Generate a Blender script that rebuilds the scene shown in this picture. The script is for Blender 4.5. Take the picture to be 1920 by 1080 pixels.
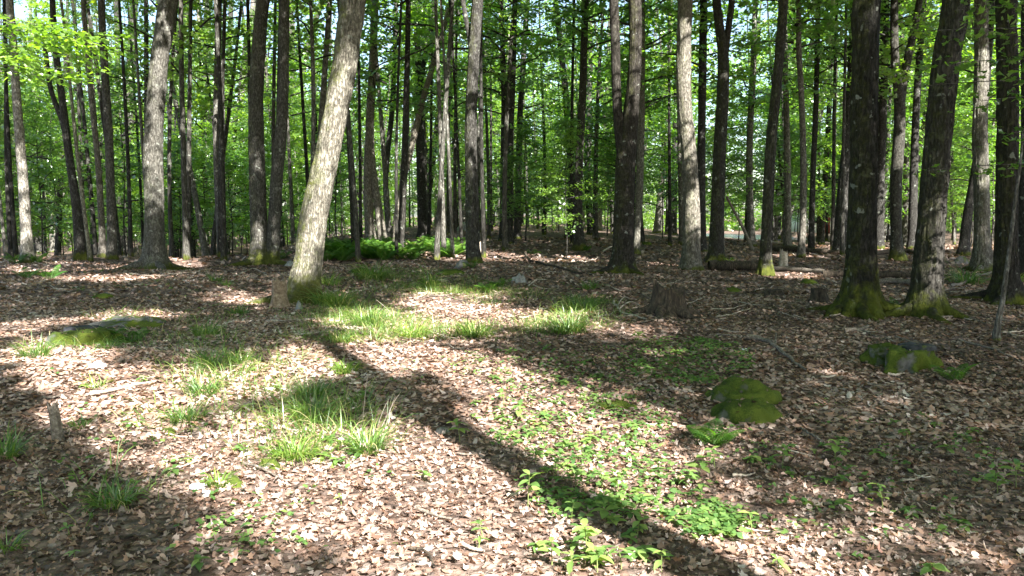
import bpy, math, random
import numpy as np

# ------------------------------------------------------------------ camera, sky, sun, exposure
SC = bpy.context.scene
COL = SC.collection
for o in list(bpy.data.objects):
    bpy.data.objects.remove(o)
rng = np.random.default_rng(11)
random.seed(11)

F = 1493.3                      # focal length in pixels of a 1920 px wide frame (28 mm on 36 mm)
PITCH = math.radians(5.36)
CAM_H = 1.5
cam_data = bpy.data.cameras.new('camera')
cam_data.lens = 28.0
cam_data.sensor_width = 36.0
cam_data.clip_start = 0.05
cam_data.clip_end = 2000.0
cam = bpy.data.objects.new('camera', cam_data)
cam.location = (0, 0, CAM_H)
cam.rotation_euler = (math.pi / 2 - PITCH, 0, 0)
COL.objects.link(cam)
SC.camera = cam

SUN_EL = math.radians(40.0)
SUN_AZ = math.atan2(0.44, -0.90)          # from +Y towards +X: behind the viewer, to the right
world = bpy.data.worlds.new('World')
SC.world = world
world.use_nodes = True
wn = world.node_tree
sky = wn.nodes.new('ShaderNodeTexSky')
sky.sky_type = 'NISHITA'
sky.sun_disc = False
sky.sun_elevation = SUN_EL
sky.sun_rotation = SUN_AZ
sky.air_density = 1.0
sky.dust_density = 1.5
wn.links.new(sky.outputs[0], wn.nodes['Background'].inputs[0])
wn.nodes['Background'].inputs[1].default_value = 0.065
sd = bpy.data.lights.new('sun', 'SUN')
sd.energy = 5.0
sd.angle = math.radians(0.5)
sd.color = (1.0, 0.965, 0.91)
sun = bpy.data.objects.new('sun', sd)
SUNV = np.array([math.sin(SUN_AZ) * math.cos(SUN_EL), math.cos(SUN_AZ) * math.cos(SUN_EL), math.sin(SUN_EL)])
from mathutils import Vector, Matrix
sun.rotation_euler = Vector(SUNV).to_track_quat('Z', 'Y').to_euler()
COL.objects.link(sun)

SC.view_settings.view_transform = 'Standard'
SC.view_settings.look = 'None'
SC.view_settings.gamma = 1.0
SC.view_settings.use_curve_mapping = False
SC.view_settings.exposure = 2.6
SC.cycles.max_bounces = 5
SC.cycles.diffuse_bounces = 3
SC.cycles.glossy_bounces = 2
SC.cycles.transmission_bounces = 4
SC.cycles.transparent_max_bounces = 4
SC.cycles.use_denoising = True

# ------------------------------------------------------------------ helpers
def tag(o, label=None, cat=None, group=None, kind=None):
    if label: o['label'] = label
    if cat: o['category'] = cat
    if group: o['group'] = group
    if kind: o['kind'] = kind
    return o

def empty(name, loc=(0, 0, 0), rz=0.0):
    o = bpy.data.objects.new(name, None)
    o.empty_display_size = 0.1
    o.location = loc
    o.rotation_euler = (0, 0, rz)
    COL.objects.link(o)
    return o

def mesh(name, verts, faces, mat=None, rnd=None, smooth=False):
    """faces: one (n,k) index array or a list of such arrays"""
    me = bpy.data.meshes.new(name)
    verts = np.asarray(verts, np.float32).reshape(-1, 3)
    if isinstance(faces, np.ndarray):
        faces = [faces]
    faces = [np.asarray(f, np.int32) for f in faces if len(f)]
    loops = np.concatenate([f.ravel() for f in faces])
    tot = np.concatenate([np.full(len(f), f.shape[1], np.int32) for f in faces])
    start = np.concatenate([[0], np.cumsum(tot)[:-1]]).astype(np.int32)
    me.vertices.add(len(verts)); me.vertices.foreach_set('co', verts.ravel())
    me.loops.add(len(loops)); me.loops.foreach_set('vertex_index', loops)
    me.polygons.add(len(tot)); me.polygons.foreach_set('loop_start', start)
    me.polygons.foreach_set('loop_total', tot)
    if smooth:
        me.polygons.foreach_set('use_smooth', np.ones(len(tot), bool))
    if rnd is not None:
        a = me.attributes.new('rnd', 'FLOAT', 'POINT')
        a.data.foreach_set('value', np.asarray(rnd, np.float32))
    me.update(calc_edges=True)
    if mat is not None:
        me.materials.append(mat)
    return me

def obj(name, me, parent=None, loc=(0, 0, 0), rot=(0, 0, 0), scale=None):
    o = bpy.data.objects.new(name, me)
    o.location = loc
    o.rotation_euler = rot
    if scale is not None:
        o.scale = scale if hasattr(scale, '__len__') else (scale,) * 3
    COL.objects.link(o)
    if parent is not None:
        o.parent = parent
    return o

class Acc:
    """collects pieces of one mesh"""
    def __init__(s):
        s.v, s.f, s.r, s.n = [], {}, [], 0
    def add(s, v, f, r=0.5):
        v = np.asarray(v, np.float32).reshape(-1, 3)
        fs = f if isinstance(f, list) else [f]
        for q in fs:
            if len(q):
                s.f.setdefault(q.shape[1], []).append(np.asarray(q) + s.n)
        s.v.append(v)
        s.r.append(np.full(len(v), r, np.float32) if np.isscalar(r) else np.asarray(r, np.float32))
        s.n += len(v)
    def build(s, name, mat, smooth=False):
        return mesh(name, np.concatenate(s.v), [np.concatenate(k) for k in s.f.values()], mat, np.concatenate(s.r), smooth)

def smooth01(a, b, x):
    t = np.clip((x - a) / (b - a), 0, 1)
    return t * t * (3 - 2 * t)

def _h(ix, iy, iz):
    n = (ix.astype(np.int64) * 374761393 + iy.astype(np.int64) * 668265263 + iz.astype(np.int64) * 2147483647 // 7 + 1013904223)
    n = (n ^ (n >> 13)) * 1274126177
    n = n & 0x7fffffff
    n = (n ^ (n >> 16)) & 0xffffff
    return n / float(0xffffff)

def noise3(x, y, z):
    x, y, z = np.broadcast_arrays(np.asarray(x, float), np.asarray(y, float), np.asarray(z, float))
    ix, iy, iz = np.floor(x), np.floor(y), np.floor(z)
    fx, fy, fz = x - ix, y - iy, z - iz
    fx, fy, fz = (t * t * (3 - 2 * t) for t in (fx, fy, fz))
    r = 0
    for dx in (0, 1):
        for dy in (0, 1):
            for dz in (0, 1):
                w = (fx if dx else 1 - fx) * (fy if dy else 1 - fy) * (fz if dz else 1 - fz)
                r = r + w * _h(ix + dx, iy + dy, iz + dz)
    return r * 2 - 1

def fbm(x, y, z=0.0, o=3):
    a, s, r = 1.0, 1.0, 0
    for k in range(o):
        r = r + a * noise3(np.asarray(x) * s + 17.3 * k, np.asarray(y) * s - 9.1 * k, np.asarray(z) * s + 3.7 * k)
        a *= 0.5; s *= 2.0
    return r

# ------------------------------------------------------------------ terrain and the camera's geometry
def hgt(x, y):
    x = np.asarray(x, float); y = np.asarray(y, float)
    z = 0.045 * np.sin(0.55 * x + 0.33 * y + 1.0) + 0.05 * np.sin(0.31 * x - 0.52 * y) + 0.02 * np.sin(1.3 * x + 0.9 * y + 2)
    z = z * smooth01(2.0, 9.0, np.hypot(x, y))
    z = z + 0.45 * smooth01(24, 46, y) * np.exp(-((x + 5) / 12.0) ** 2)
    z = z - 1.5 * smooth01(25, 42, y) * smooth01(7.5, 15, -x)
    z = z - 0.35 * smooth01(30, 55, y) * smooth01(10, 16, x)
    z = z + 0.06 * fbm(x * 0.6, y * 0.6, 0.0, 2) * smooth01(6, 14, y)
    return z

cp, sp = math.cos(PITCH), math.sin(PITCH)
def ray(px, py):
    a = (np.asarray(px, float) - 960) / F
    b = (540 - np.asarray(py, float)) / F
    return np.stack([a, cp + b * sp, -sp + b * cp], -1)

def ground(px, py):
    d = ray(px, py)
    ts = np.geomspace(1.5, 220, 140)
    p = np.outer(ts, d)
    below = (CAM_H + p[:, 2]) < hgt(p[:, 0], p[:, 1])
    i = int(np.argmax(below)) if below.any() else len(ts) - 1
    a, b = ts[max(i - 1, 0)], ts[i]
    for _ in range(16):
        m = (a + b) / 2
        q = d * m
        if CAM_H + q[2] < hgt(q[0], q[1]): b = m
        else: a = m
    q = d * b
    return np.array([q[0], q[1], float(hgt(q[0], q[1]))])

def on_plane(px, py, Y):
    d = ray(px, py)
    q = d * (Y / d[1])
    return np.array([q[0], Y, CAM_H + q[2]])

def pixel(P):
    P = np.asarray(P, float)
    d = P - np.array([0, 0, CAM_H])
    fwd = d[..., 1] * cp - d[..., 2] * sp
    up = d[..., 1] * sp + d[..., 2] * cp
    return 960 + F * d[..., 0] / fwd, 540 - F * up / fwd, fwd

# ------------------------------------------------------------------ where sun is wanted: a mask that shapes leaf gaps in the crowns
E1 = np.cross(SUNV, [0, 0, 1.0]); E1 /= np.linalg.norm(E1)
E2 = np.cross(E1, SUNV)
UV0, UVRES, UVN = np.array([-50.0, -50.0]), 0.12, 1000
GAP = np.full((UVN, UVN), np.nan)
# sun flecks seen on the ground: x, y, half width, half height, slope in degrees, openness
FLECKS = [
    (830, 690, 150, 36, 10, .92), (700, 652, 110, 18, 6, .88), (740, 735, 60, 22, 10, .6), (560, 700, 60, 26, 0, .9), (1000, 650, 80, 14, 0, .6),
    (330, 838, 150, 40, 0, 1.0), (610, 905, 200, 55, 6, 1.00), (760, 985, 330, 70, 4, 1.00), (800, 1055, 350, 60, 0, 1.0),
    (860, 905, 110, 50, 30, 1.0), (500, 985, 130, 50, 20, 0.72),
    (1060, 790, 190, 55, 25, 1.0), (1190, 850, 130, 50, 25, 1.00), (930, 725, 120, 35, 20, 0.78), (1290, 900, 70, 40, 30, 0.83),
    (1180, 1040, 150, 55, 15, 1.0), (1000, 960, 120, 70, 40, 1.0), (1120,1000,100,60,30,1.0),
    (600, 700, 70, 34, 0, 0.95), (620, 800, 90, 45, 0, 0.89), (120, 690, 150, 40, 0, 1.00), (60, 760, 130, 40, 0, 0.95), (260, 745, 180, 50, 0, 1.00),
    (450, 660, 140, 22, 0, 0.89), (520, 745, 110, 40, 0, 0.66), (50, 622, 80, 18, 0, 0.95), (70, 655, 60, 22, 0, 1.00),
    (240, 594, 80, 10, 0, 1.00), (880, 586, 140, 22, 6, 1.0), (940, 594, 110, 20, 4, 1.0), (720, 600, 110, 16, 0, 1.00), (775, 622, 60, 14, 0, 1.0), (850, 552, 120, 10, 0, 1.00),
    (1060, 608, 55, 18, 0, 1.00), (690, 650, 120, 22, 8, 0.55), (820, 690, 160, 40, 10, 0.60),
    (380, 545, 120, 12, 6, 0.78), (330, 490, 55, 12, 0, 1.00), (440, 560, 60, 10, 0, 0.95), (60, 507, 70, 6, 0, 1.00), (190, 522, 130, 6, 0, 1.00),
    (1760, 1060, 230, 40, 0, 0.78), (1600, 985, 150, 28, 8, 0.55), (1690, 782, 70, 10, 5, 0.72), (1250, 618, 45, 10, 4, 0.95), (1480, 517, 60, 8, 0, 1.00),
    (1010, 486, 150, 9, 0, 1.00), (1110, 470, 60, 6, 0, 0.83), (1255, 500, 45, 9, 0, 0.95), (760, 472, 110, 12, 0, 1.0), (830, 470, 70, 14, 0, 1.00), (880, 478, 60, 8, 0, 1.00),
    (1180, 635, 50, 12, 0, 0.95), (1270, 660, 60, 16, 0, 0.60), (1400, 590, 60, 6, 0, 0.60), (1150, 690, 70, 18, 0, 0.49), (1420, 820, 60, 20, 0, 0.32), (1840, 745, 60, 8, 0, 0.38),
    (1388, 772, 44, 14, 0, .75), (1640, 690, 60, 8, 0, 0.38), (1330, 475, 50, 6, 0, 0.72), (700, 470, 20, 8, 0, 1.00),
]
def openness(px, py):
    T = np.full(np.shape(px), 0.04)
    wob = fbm(np.asarray(px) / 60.0, np.asarray(py) / 32.0, 5.0, 3)
    for (cx, cy, rx, ry, a, s) in FLECKS:
        c, sn = math.cos(math.radians(a)), math.sin(math.radians(a))
        dx, dy = px - cx, py - cy
        q = np.hypot((dx * c + dy * sn) / rx, (-dx * sn + dy * c) / ry)
        dap = 1.0 if s > .97 else (.35 + .75 * smooth01(-.25, .3, noise3(np.asarray(px) / 48.0, np.asarray(py) / 24.0, 21.0)))
        T = np.maximum(T, s * dap * smooth01(1.22, 0.82, q + 0.22 * wob))
    streaks = noise3(np.asarray(px) / 75.0, np.asarray(py) / 7.0, 3.0)          # thin bands of sun far back
    T = np.maximum(T, .58 * smooth01(.2, .4, streaks) * smooth01(535, 505, np.asarray(py)))
    dots = noise3(np.asarray(px) / 34.0, np.asarray(py) / 16.0, 9.0)            # small stray flecks everywhere
    T = np.maximum(T, .34 * smooth01(.5, .68, dots) * smooth01(1700, 1200, np.asarray(px)) * smooth01(350, 650, np.asarray(px)))
    return T

def splat(P, T):
    u = ((P @ E1 - UV0[0]) / UVRES).astype(int); v = ((P @ E2 - UV0[1]) / UVRES).astype(int)
    ok = (u > 1) & (v > 1) & (u < UVN - 2) & (v < UVN - 2)
    for du in (-1, 0, 1):
        for dv in (-1, 0, 1):
            g = GAP[u[ok] + du, v[ok] + dv]
            GAP[u[ok] + du, v[ok] + dv] = np.where(np.isnan(g), T[ok], np.maximum(g, T[ok]))

gy, gx = np.meshgrid(np.arange(452, 1084, 3.0), np.arange(-12, 1936, 6.0), indexing='ij')
d_ = ray(gx.ravel(), gy.ravel())
t_ = CAM_H / -d_[:, 2]
for _ in range(4):
    q_ = d_ * t_[:, None]
    t_ = (CAM_H - hgt(q_[:, 0], q_[:, 1])) / -d_[:, 2]
q_ = d_ * t_[:, None]
gp = np.stack([q_[:, 0], q_[:, 1], hgt(q_[:, 0], q_[:, 1])], -1)
splat(gp, openness(gx.ravel(), gy.ravel()))

def gap_at(P):
    u = ((P @ E1 - UV0[0]) / UVRES).astype(int).clip(0, UVN - 1); v = ((P @ E2 - UV0[1]) / UVRES).astype(int).clip(0, UVN - 1)
    return GAP[u, v]

# ------------------------------------------------------------------ materials
def new_mat(name):
    m = bpy.data.materials.new(name)
    m.use_nodes = True
    nt = m.node_tree
    nt.nodes.clear()
    out = nt.nodes.new('ShaderNodeOutputMaterial')
    return m, nt, out

def N(nt, typ, **kw):
    n = nt.nodes.new(typ)
    for k, v in kw.items():
        if k == 'inp':
            for a, b in v.items():
                n.inputs[a].default_value = b
        else:
            setattr(n, k, v)
    return n

def ramp(nt, fac, stops, interp='LINEAR'):
    r = nt.nodes.new('ShaderNodeValToRGB')
    r.color_ramp.interpolation = interp
    e = r.color_ramp.elements
    while len(e) < len(stops):
        e.new(0.5)
    for i, (p, c) in enumerate(stops):
        e[i].position = p
        e[i].color = (c[0], c[1], c[2], 1.0) if hasattr(c, '__len__') else (c, c, c, 1)
    nt.links.new(fac, r.inputs[0])
    return r.outputs[0]

def mixc(nt, fac, a, b, blend='MIX'):
    m = nt.nodes.new('ShaderNodeMix')
    m.data_type = 'RGBA'
    m.blend_type = blend
    for i, v in ((0, fac), (6, a), (7, b)):
        if hasattr(v, 'links') or hasattr(v, 'is_linked'):
            nt.links.new(v, m.inputs[i])
        elif i == 0:
            m.inputs[0].default_value = v
        else:
            m.inputs[i].default_value = (v[0], v[1], v[2], 1)
    return m.outputs[2]

def math_(nt, op, a, b=None, c=None):
    m = nt.nodes.new('ShaderNodeMath')
    m.operation = op
    for i, v in enumerate((a, b, c)):
        if v is None: continue
        if hasattr(v, 'is_linked'): nt.links.new(v, m.inputs[i])
        else: m.inputs[i].default_value = v
    return m.outputs[0]

def leaf_material(name, stops, trans=0.4, gloss=0.06, tr_tint=(0.95, 1.0, 0.55), rough=0.45):
    m, nt, out = new_mat(name)
    at = N(nt, 'ShaderNodeAttribute', attribute_name='rnd')
    oi = N(nt, 'ShaderNodeObjectInfo')
    f = math_(nt, 'FRACT', math_(nt, 'ADD', at.outputs['Fac'], math_(nt, 'MULTIPLY', oi.outputs['Random'], 0.35)))
    col = ramp(nt, at.outputs['Fac'], stops)
    hs = N(nt, 'ShaderNodeHueSaturation')
    nt.links.new(col, hs.inputs['Color'])
    nt.links.new(math_(nt, 'MULTIPLY_ADD', oi.outputs['Random'], 0.5, 0.78), hs.inputs['Value'])
    nt.links.new(math_(nt, 'MULTIPLY_ADD', oi.outputs['Random'], -0.03, 0.512), hs.inputs['Hue'])
    col = hs.outputs[0]
    di = N(nt, 'ShaderNodeBsdfDiffuse'); nt.links.new(col, di.inputs[0])
    tr = N(nt, 'ShaderNodeBsdfTranslucent')
    nt.links.new(mixc(nt, 1.0, mixc(nt, 1.0, col, (2.6, 2.6, 1.4), 'MULTIPLY'), tr_tint, 'MULTIPLY'), tr.inputs[0])
    mx = N(nt, 'ShaderNodeMixShader'); mx.inputs[0].default_value = trans
    nt.links.new(di.outputs[0], mx.inputs[1]); nt.links.new(tr.outputs[0], mx.inputs[2])
    gl = N(nt, 'ShaderNodeBsdfGlossy'); gl.inputs['Roughness'].default_value = rough
    gl.inputs[0].default_value = (0.9, 0.95, 0.9, 1)
    m2 = N(nt, 'ShaderNodeMixShader'); m2.inputs[0].default_value = gloss
    nt.links.new(mx.outputs[0], m2.inputs[1]); nt.links.new(gl.outputs[0], m2.inputs[2])
    nt.links.new(m2.outputs[0], out.inputs[0])
    return m

M_LEAF = leaf_material('maple_leaf', [(0, (.038, .09, .013)), (.4, (.072, .15, .02)), (.8, (.115, .205, .03)), (1, (.18, .25, .045))], .54, .13, rough=.36)
M_HERB = leaf_material('herb_leaf', [(0, (.045, .105, .026)), (.5, (.10, .18, .045)), (1, (.185, .255, .07))], .34, .06)
M_FERN = leaf_material('fern_leaf', [(0, (.035, .10, .016)), (.5, (.06, .15, .022)), (1, (.11, .21, .03))], .35, .04)
M_GRASS = leaf_material('grass_blade', [(0, (.035, .09, .011)), (.5, (.075, .15, .019)), (.85, (.145, .21, .034)), (.93, (.22, .215, .07)), (1, (.40, .34, .19))], .34, .08)
M_LITTER = leaf_material('dry_leaf', [(0, (.06, .042, .034)), (.16, (.16, .093, .066)), (.32, (.285, .182, .137)), (.48, (.25, .192, .17)), (.62, (.37, .275, .235)), (.74, (.34, .19, .13)), (.88, (.41, .325, .285)), (1, (.52, .445, .405))], .12, .05, (1, .8, .55), .5)

def bark_material(name, dark, mid, light, stretch=.5, scale=24.0):
    m, nt, out = new_mat(name)
    tc = N(nt, 'ShaderNodeTexCoord')
    mp = N(nt, 'ShaderNodeMapping'); mp.inputs['Scale'].default_value = (1, 1, stretch)
    nt.links.new(tc.outputs['Object'], mp.inputs[0])
    n1 = N(nt, 'ShaderNodeTexNoise', inp={'Scale': scale, 'Detail': 6.0, 'Roughness': .65}); nt.links.new(mp.outputs[0], n1.inputs[0])
    wv = N(nt, 'ShaderNodeVectorMath', operation='ADD'); nt.links.new(mp.outputs[0], wv.inputs[0])
    sc_ = N(nt, 'ShaderNodeVectorMath', operation='SCALE', inp={'Scale': .035}); nt.links.new(n1.outputs['Color'], sc_.inputs[0]); nt.links.new(sc_.outputs[0], wv.inputs[1])
    mp2 = N(nt, 'ShaderNodeMapping'); mp2.inputs['Scale'].default_value = (1, 1, stretch * .8)
    nt.links.new(wv.outputs[0], mp2.inputs[0])
    nr = N(nt, 'ShaderNodeTexNoise', inp={'Scale': scale * 1.1, 'Detail': 3.0, 'Roughness': .55}); nt.links.new(mp2.outputs[0], nr.inputs[0])
    rid = math_(nt, 'ABSOLUTE', math_(nt, 'SUBTRACT', nr.outputs['Fac'], .5))
    crack = ramp(nt, rid, [(0, 0.0), (.075, 1.0)])
    n2 = N(nt, 'ShaderNodeTexNoise', inp={'Scale': 2.6, 'Detail': 4.0, 'Roughness': .6}); nt.links.new(tc.outputs['Object'], n2.inputs[0])
    n3 = N(nt, 'ShaderNodeTexNoise', inp={'Scale': 9.0, 'Detail': 5.0, 'Roughness': .7}); nt.links.new(tc.outputs['Object'], n3.inputs[0])
    base = ramp(nt, n1.outputs['Fac'], [(.28, dark), (.5, mid), (.72, light)])
    base = mixc(nt, math_(nt, 'MULTIPLY', math_(nt, 'SUBTRACT', 1.0, crack), .6), base, tuple(c * .55 for c in dark))
    lich = ramp(nt, n2.outputs['Fac'], [(.53, 0.0), (.66, 1.0)])
    lich2 = ramp(nt, n3.outputs['Fac'], [(.50, 0.0), (.62, 1.0)])
    base = mixc(nt, math_(nt, 'MULTIPLY', math_(nt, 'MULTIPLY', lich, lich2), .6), base, (.40, .41, .36))
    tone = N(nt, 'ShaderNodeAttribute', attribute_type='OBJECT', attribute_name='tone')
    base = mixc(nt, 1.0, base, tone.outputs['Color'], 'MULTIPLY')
    n4 = N(nt, 'ShaderNodeTexNoise', inp={'Scale': 6.5, 'Detail': 3.0, 'Roughness': .5}); nt.links.new(tc.outputs['Object'], n4.inputs[0])
    base = mixc(nt, math_(nt, 'MULTIPLY', ramp(nt, n4.outputs['Fac'], [(.66, 0.0), (.70, 1.0)]), .55), base, (.34, .36, .31))
    moss = N(nt, 'ShaderNodeAttribute', attribute_type='OBJECT', attribute_name='moss')
    sx = N(nt, 'ShaderNodeSeparateXYZ'); nt.links.new(tc.outputs['Object'], sx.inputs[0])
    # moss creeping up from the root flare, ragged, and thin streaks above
    q = math_(nt, 'DIVIDE', sx.outputs['Z'], math_(nt, 'MAXIMUM', moss.outputs['Fac'], .01))
    q = math_(nt, 'SUBTRACT', math_(nt, 'ADD', 1.35, math_(nt, 'MULTIPLY', math_(nt, 'SUBTRACT', n2.outputs['Fac'], .5), 2.4)), q)
    mk = ramp(nt, math_(nt, 'ADD', math_(nt, 'MULTIPLY', q, .6), math_(nt, 'MULTIPLY', math_(nt, 'SUBTRACT', n3.outputs['Fac'], .5), .9)), [(.2, 0.0), (.62, 1.0)])
    strk = N(nt, 'ShaderNodeAttribute', attribute_type='OBJECT', attribute_name='streak')
    ge = N(nt, 'ShaderNodeNewGeometry'); gs = N(nt, 'ShaderNodeSeparateXYZ'); nt.links.new(ge.outputs['Normal'], gs.inputs[0])
    sk = math_(nt, 'SUBTRACT', math_(nt, 'MULTIPLY', math_(nt, 'SUBTRACT', n2.outputs['Fac'], .38), 3.5), math_(nt, 'ADD', gs.outputs['X'], .25))
    sk = math_(nt, 'MULTIPLY', ramp(nt, sk, [(.1, 0.0), (.6, 1.0)]), strk.outputs['Fac'])
    mk = math_(nt, 'MAXIMUM', mk, math_(nt, 'MULTIPLY', sk, math_(nt, 'MULTIPLY_ADD', lich2, .55, .4)))
    mcol = ramp(nt, n3.outputs['Fac'], [(.3, (.03, .04, .006)), (.6, (.085, .098, .012)), (.8, (.15, .155, .025))])
    base = mixc(nt, math_(nt, 'MULTIPLY', mk, .9), base, mcol)
    bs = N(nt, 'ShaderNodeBsdfPrincipled'); bs.inputs['Roughness'].default_value = .9
    bs.inputs['Specular IOR Level'].default_value = .15
    nt.links.new(base, bs.inputs['Base Color'])
    hh = math_(nt, 'ADD', math_(nt, 'MULTIPLY', crack, .6), math_(nt, 'ADD', n1.outputs['Fac'], math_(nt, 'MULTIPLY', mk, n3.outputs['Fac'])))
    bp = N(nt, 'ShaderNodeBump', inp={'Strength': 1.0, 'Distance': .02}); nt.links.new(hh, bp.inputs['Height'])
    nt.links.new(bp.outputs[0], bs.inputs['Normal'])
    nt.links.new(bs.outputs[0], out.inputs[0])
    return m
M_BARK = bark_material('maple_bark', (.04, .037, .031), (.115, .108, .095), (.25, .242, .222))
M_BARKF = bark_material('far_shaded_bark', (.02, .0185, .016), (.05, .047, .041), (.12, .114, .102), .5, 16.0)  # darker copy of the bark, the deep wood's shade put into its colour

def simple_noise_mat(name, stops, scale=8.0, bump=.01, rough=.9, stretch=(1, 1, 1), detail=6.0, spec=.2):
    m, nt, out = new_mat(name)
    tc = N(nt, 'ShaderNodeTexCoord')
    mp = N(nt, 'ShaderNodeMapping'); mp.inputs['Scale'].default_value = stretch
    nt.links.new(tc.outputs['Object'], mp.inputs[0])
    n1 = N(nt, 'ShaderNodeTexNoise', inp={'Scale': scale, 'Detail': detail, 'Roughness': .65}); nt.links.new(mp.outputs[0], n1.inputs[0])
    col = ramp(nt, n1.outputs['Fac'], stops)
    bs = N(nt, 'ShaderNodeBsdfPrincipled'); bs.inputs['Roughness'].default_value = rough
    bs.inputs['Specular IOR Level'].default_value = spec
    nt.links.new(col, bs.inputs['Base Color'])
    bp = N(nt, 'ShaderNodeBump', inp={'Strength': .9, 'Distance': bump}); nt.links.new(n1.outputs['Fac'], bp.inputs['Height'])
    nt.links.new(bp.outputs[0], bs.inputs['Normal'])
    nt.links.new(bs.outputs[0], out.inputs[0])
    return m

def moss_rock_material(name, amount, rock=((.06, .06, .057), (.14, .137, .13), (.25, .25, .235)), upbias=1.0):
    """stone with a moss cover on what faces up"""
    m, nt, out = new_mat(name)
    tc = N(nt, 'ShaderNodeTexCoord')
    n1 = N(nt, 'ShaderNodeTexNoise', inp={'Scale': 9.0, 'Detail': 7.0, 'Roughness': .7}); nt.links.new(tc.outputs['Object'], n1.inputs[0])
    n2 = N(nt, 'ShaderNodeTexNoise', inp={'Scale': 3.2, 'Detail': 4.0, 'Roughness': .6}); nt.links.new(tc.outputs['Object'], n2.inputs[0])
    n3 = N(nt, 'ShaderNodeTexNoise', inp={'Scale': 90.0, 'Detail': 4.0, 'Roughness': .7}); nt.links.new(tc.outputs['Object'], n3.inputs[0])
    stone = ramp(nt, n1.outputs['Fac'], [(.3, rock[0]), (.5, rock[1]), (.72, rock[2])])
    mossc = ramp(nt, math_(nt, 'ADD', math_(nt, 'MULTIPLY', n2.outputs['Fac'], .6), math_(nt, 'MULTIPLY', n3.outputs['Fac'], .4)),
                 [(.34, (.014, .026, .005)), (.46, (.042, .064, .010)), (.58, (.10, .128, .018)), (.75, (.085, .082, .028))])
    ge = N(nt, 'ShaderNodeNewGeometry')
    sx = N(nt, 'ShaderNodeSeparateXYZ'); nt.links.new(ge.outputs['Normal'], sx.inputs[0])
    f = math_(nt, 'ADD', math_(nt, 'MULTIPLY', sx.outputs['Z'], .45 * upbias), math_(nt, 'ADD', amount, math_(nt, 'MULTIPLY', math_(nt, 'SUBTRACT', n2.outputs['Fac'], .5), 2.4)))
    mk = ramp(nt, math_(nt, 'ADD', f, math_(nt, 'MULTIPLY', math_(nt, 'SUBTRACT', n1.outputs['Fac'], .5), 1.2)), [(.32, 0.0), (.66, 1.0)])
    bs = N(nt, 'ShaderNodeBsdfPrincipled'); bs.inputs['Roughness'].default_value = .92
    bs.inputs['Specular IOR Level'].default_value = .15
    nt.links.new(mixc(nt, mk, stone, mossc), bs.inputs['Base Color'])
    hh = math_(nt, 'ADD', n1.outputs['Fac'], math_(nt, 'MULTIPLY', mk, math_(nt, 'ADD', n3.outputs['Fac'], .3)))
    bp = N(nt, 'ShaderNodeBump', inp={'Strength': 1.0, 'Distance': .012}); nt.links.new(hh, bp.inputs['Height'])
    nt.links.new(bp.outputs[0], bs.inputs['Normal'])
    nt.links.new(bs.outputs[0], out.inputs[0])
    return m

M_MOSSY = moss_rock_material('mossy_stone', .62)
M_HALFMOSS = moss_rock_material('half_mossy_stone', .12)
M_STONE = moss_rock_material('bare_stone', -.35, ((.12, .12, .115), (.23, .23, .22), (.36, .36, .345)))
M_DARKSLAB = moss_rock_material('dark_slab', .0, ((.018, .019, .022), (.04, .042, .047), (.08, .083, .09)), .1)
M_DEADWOOD = simple_noise_mat('dead_wood', [(.3, (.05, .042, .035)), (.5, (.15, .125, .10)), (.7, (.30, .265, .225))], 14, .012, .92, (3, 3, 3))
M_PALEWOOD = simple_noise_mat('pale_wood', [(.3, (.16, .13, .10)), (.5, (.34, .29, .23)), (.7, (.5, .45, .38))], 20, .008, .9)
M_ROTWOOD = simple_noise_mat('rotten_wood', [(.3, (.016, .013, .01)), (.5, (.05, .04, .03)), (.68, (.13, .10, .07))], 16, .03, .95, (2, 2, .5))
M_CUTWOOD = simple_noise_mat('cut_wood', [(.3, (.09, .065, .045)), (.5, (.19, .14, .095)), (.7, (.34, .28, .21))], 22, .006, .9)
M_STEM = simple_noise_mat('green_stem', [(.3, (.10, .14, .04)), (.7, (.22, .24, .09))], 30, .002, .7)
M_PAPER = simple_noise_mat('white_scrap', [(.3, (.7, .7, .71)), (.7, (.86, .86, .87))], 30, .004, .7)

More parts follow.
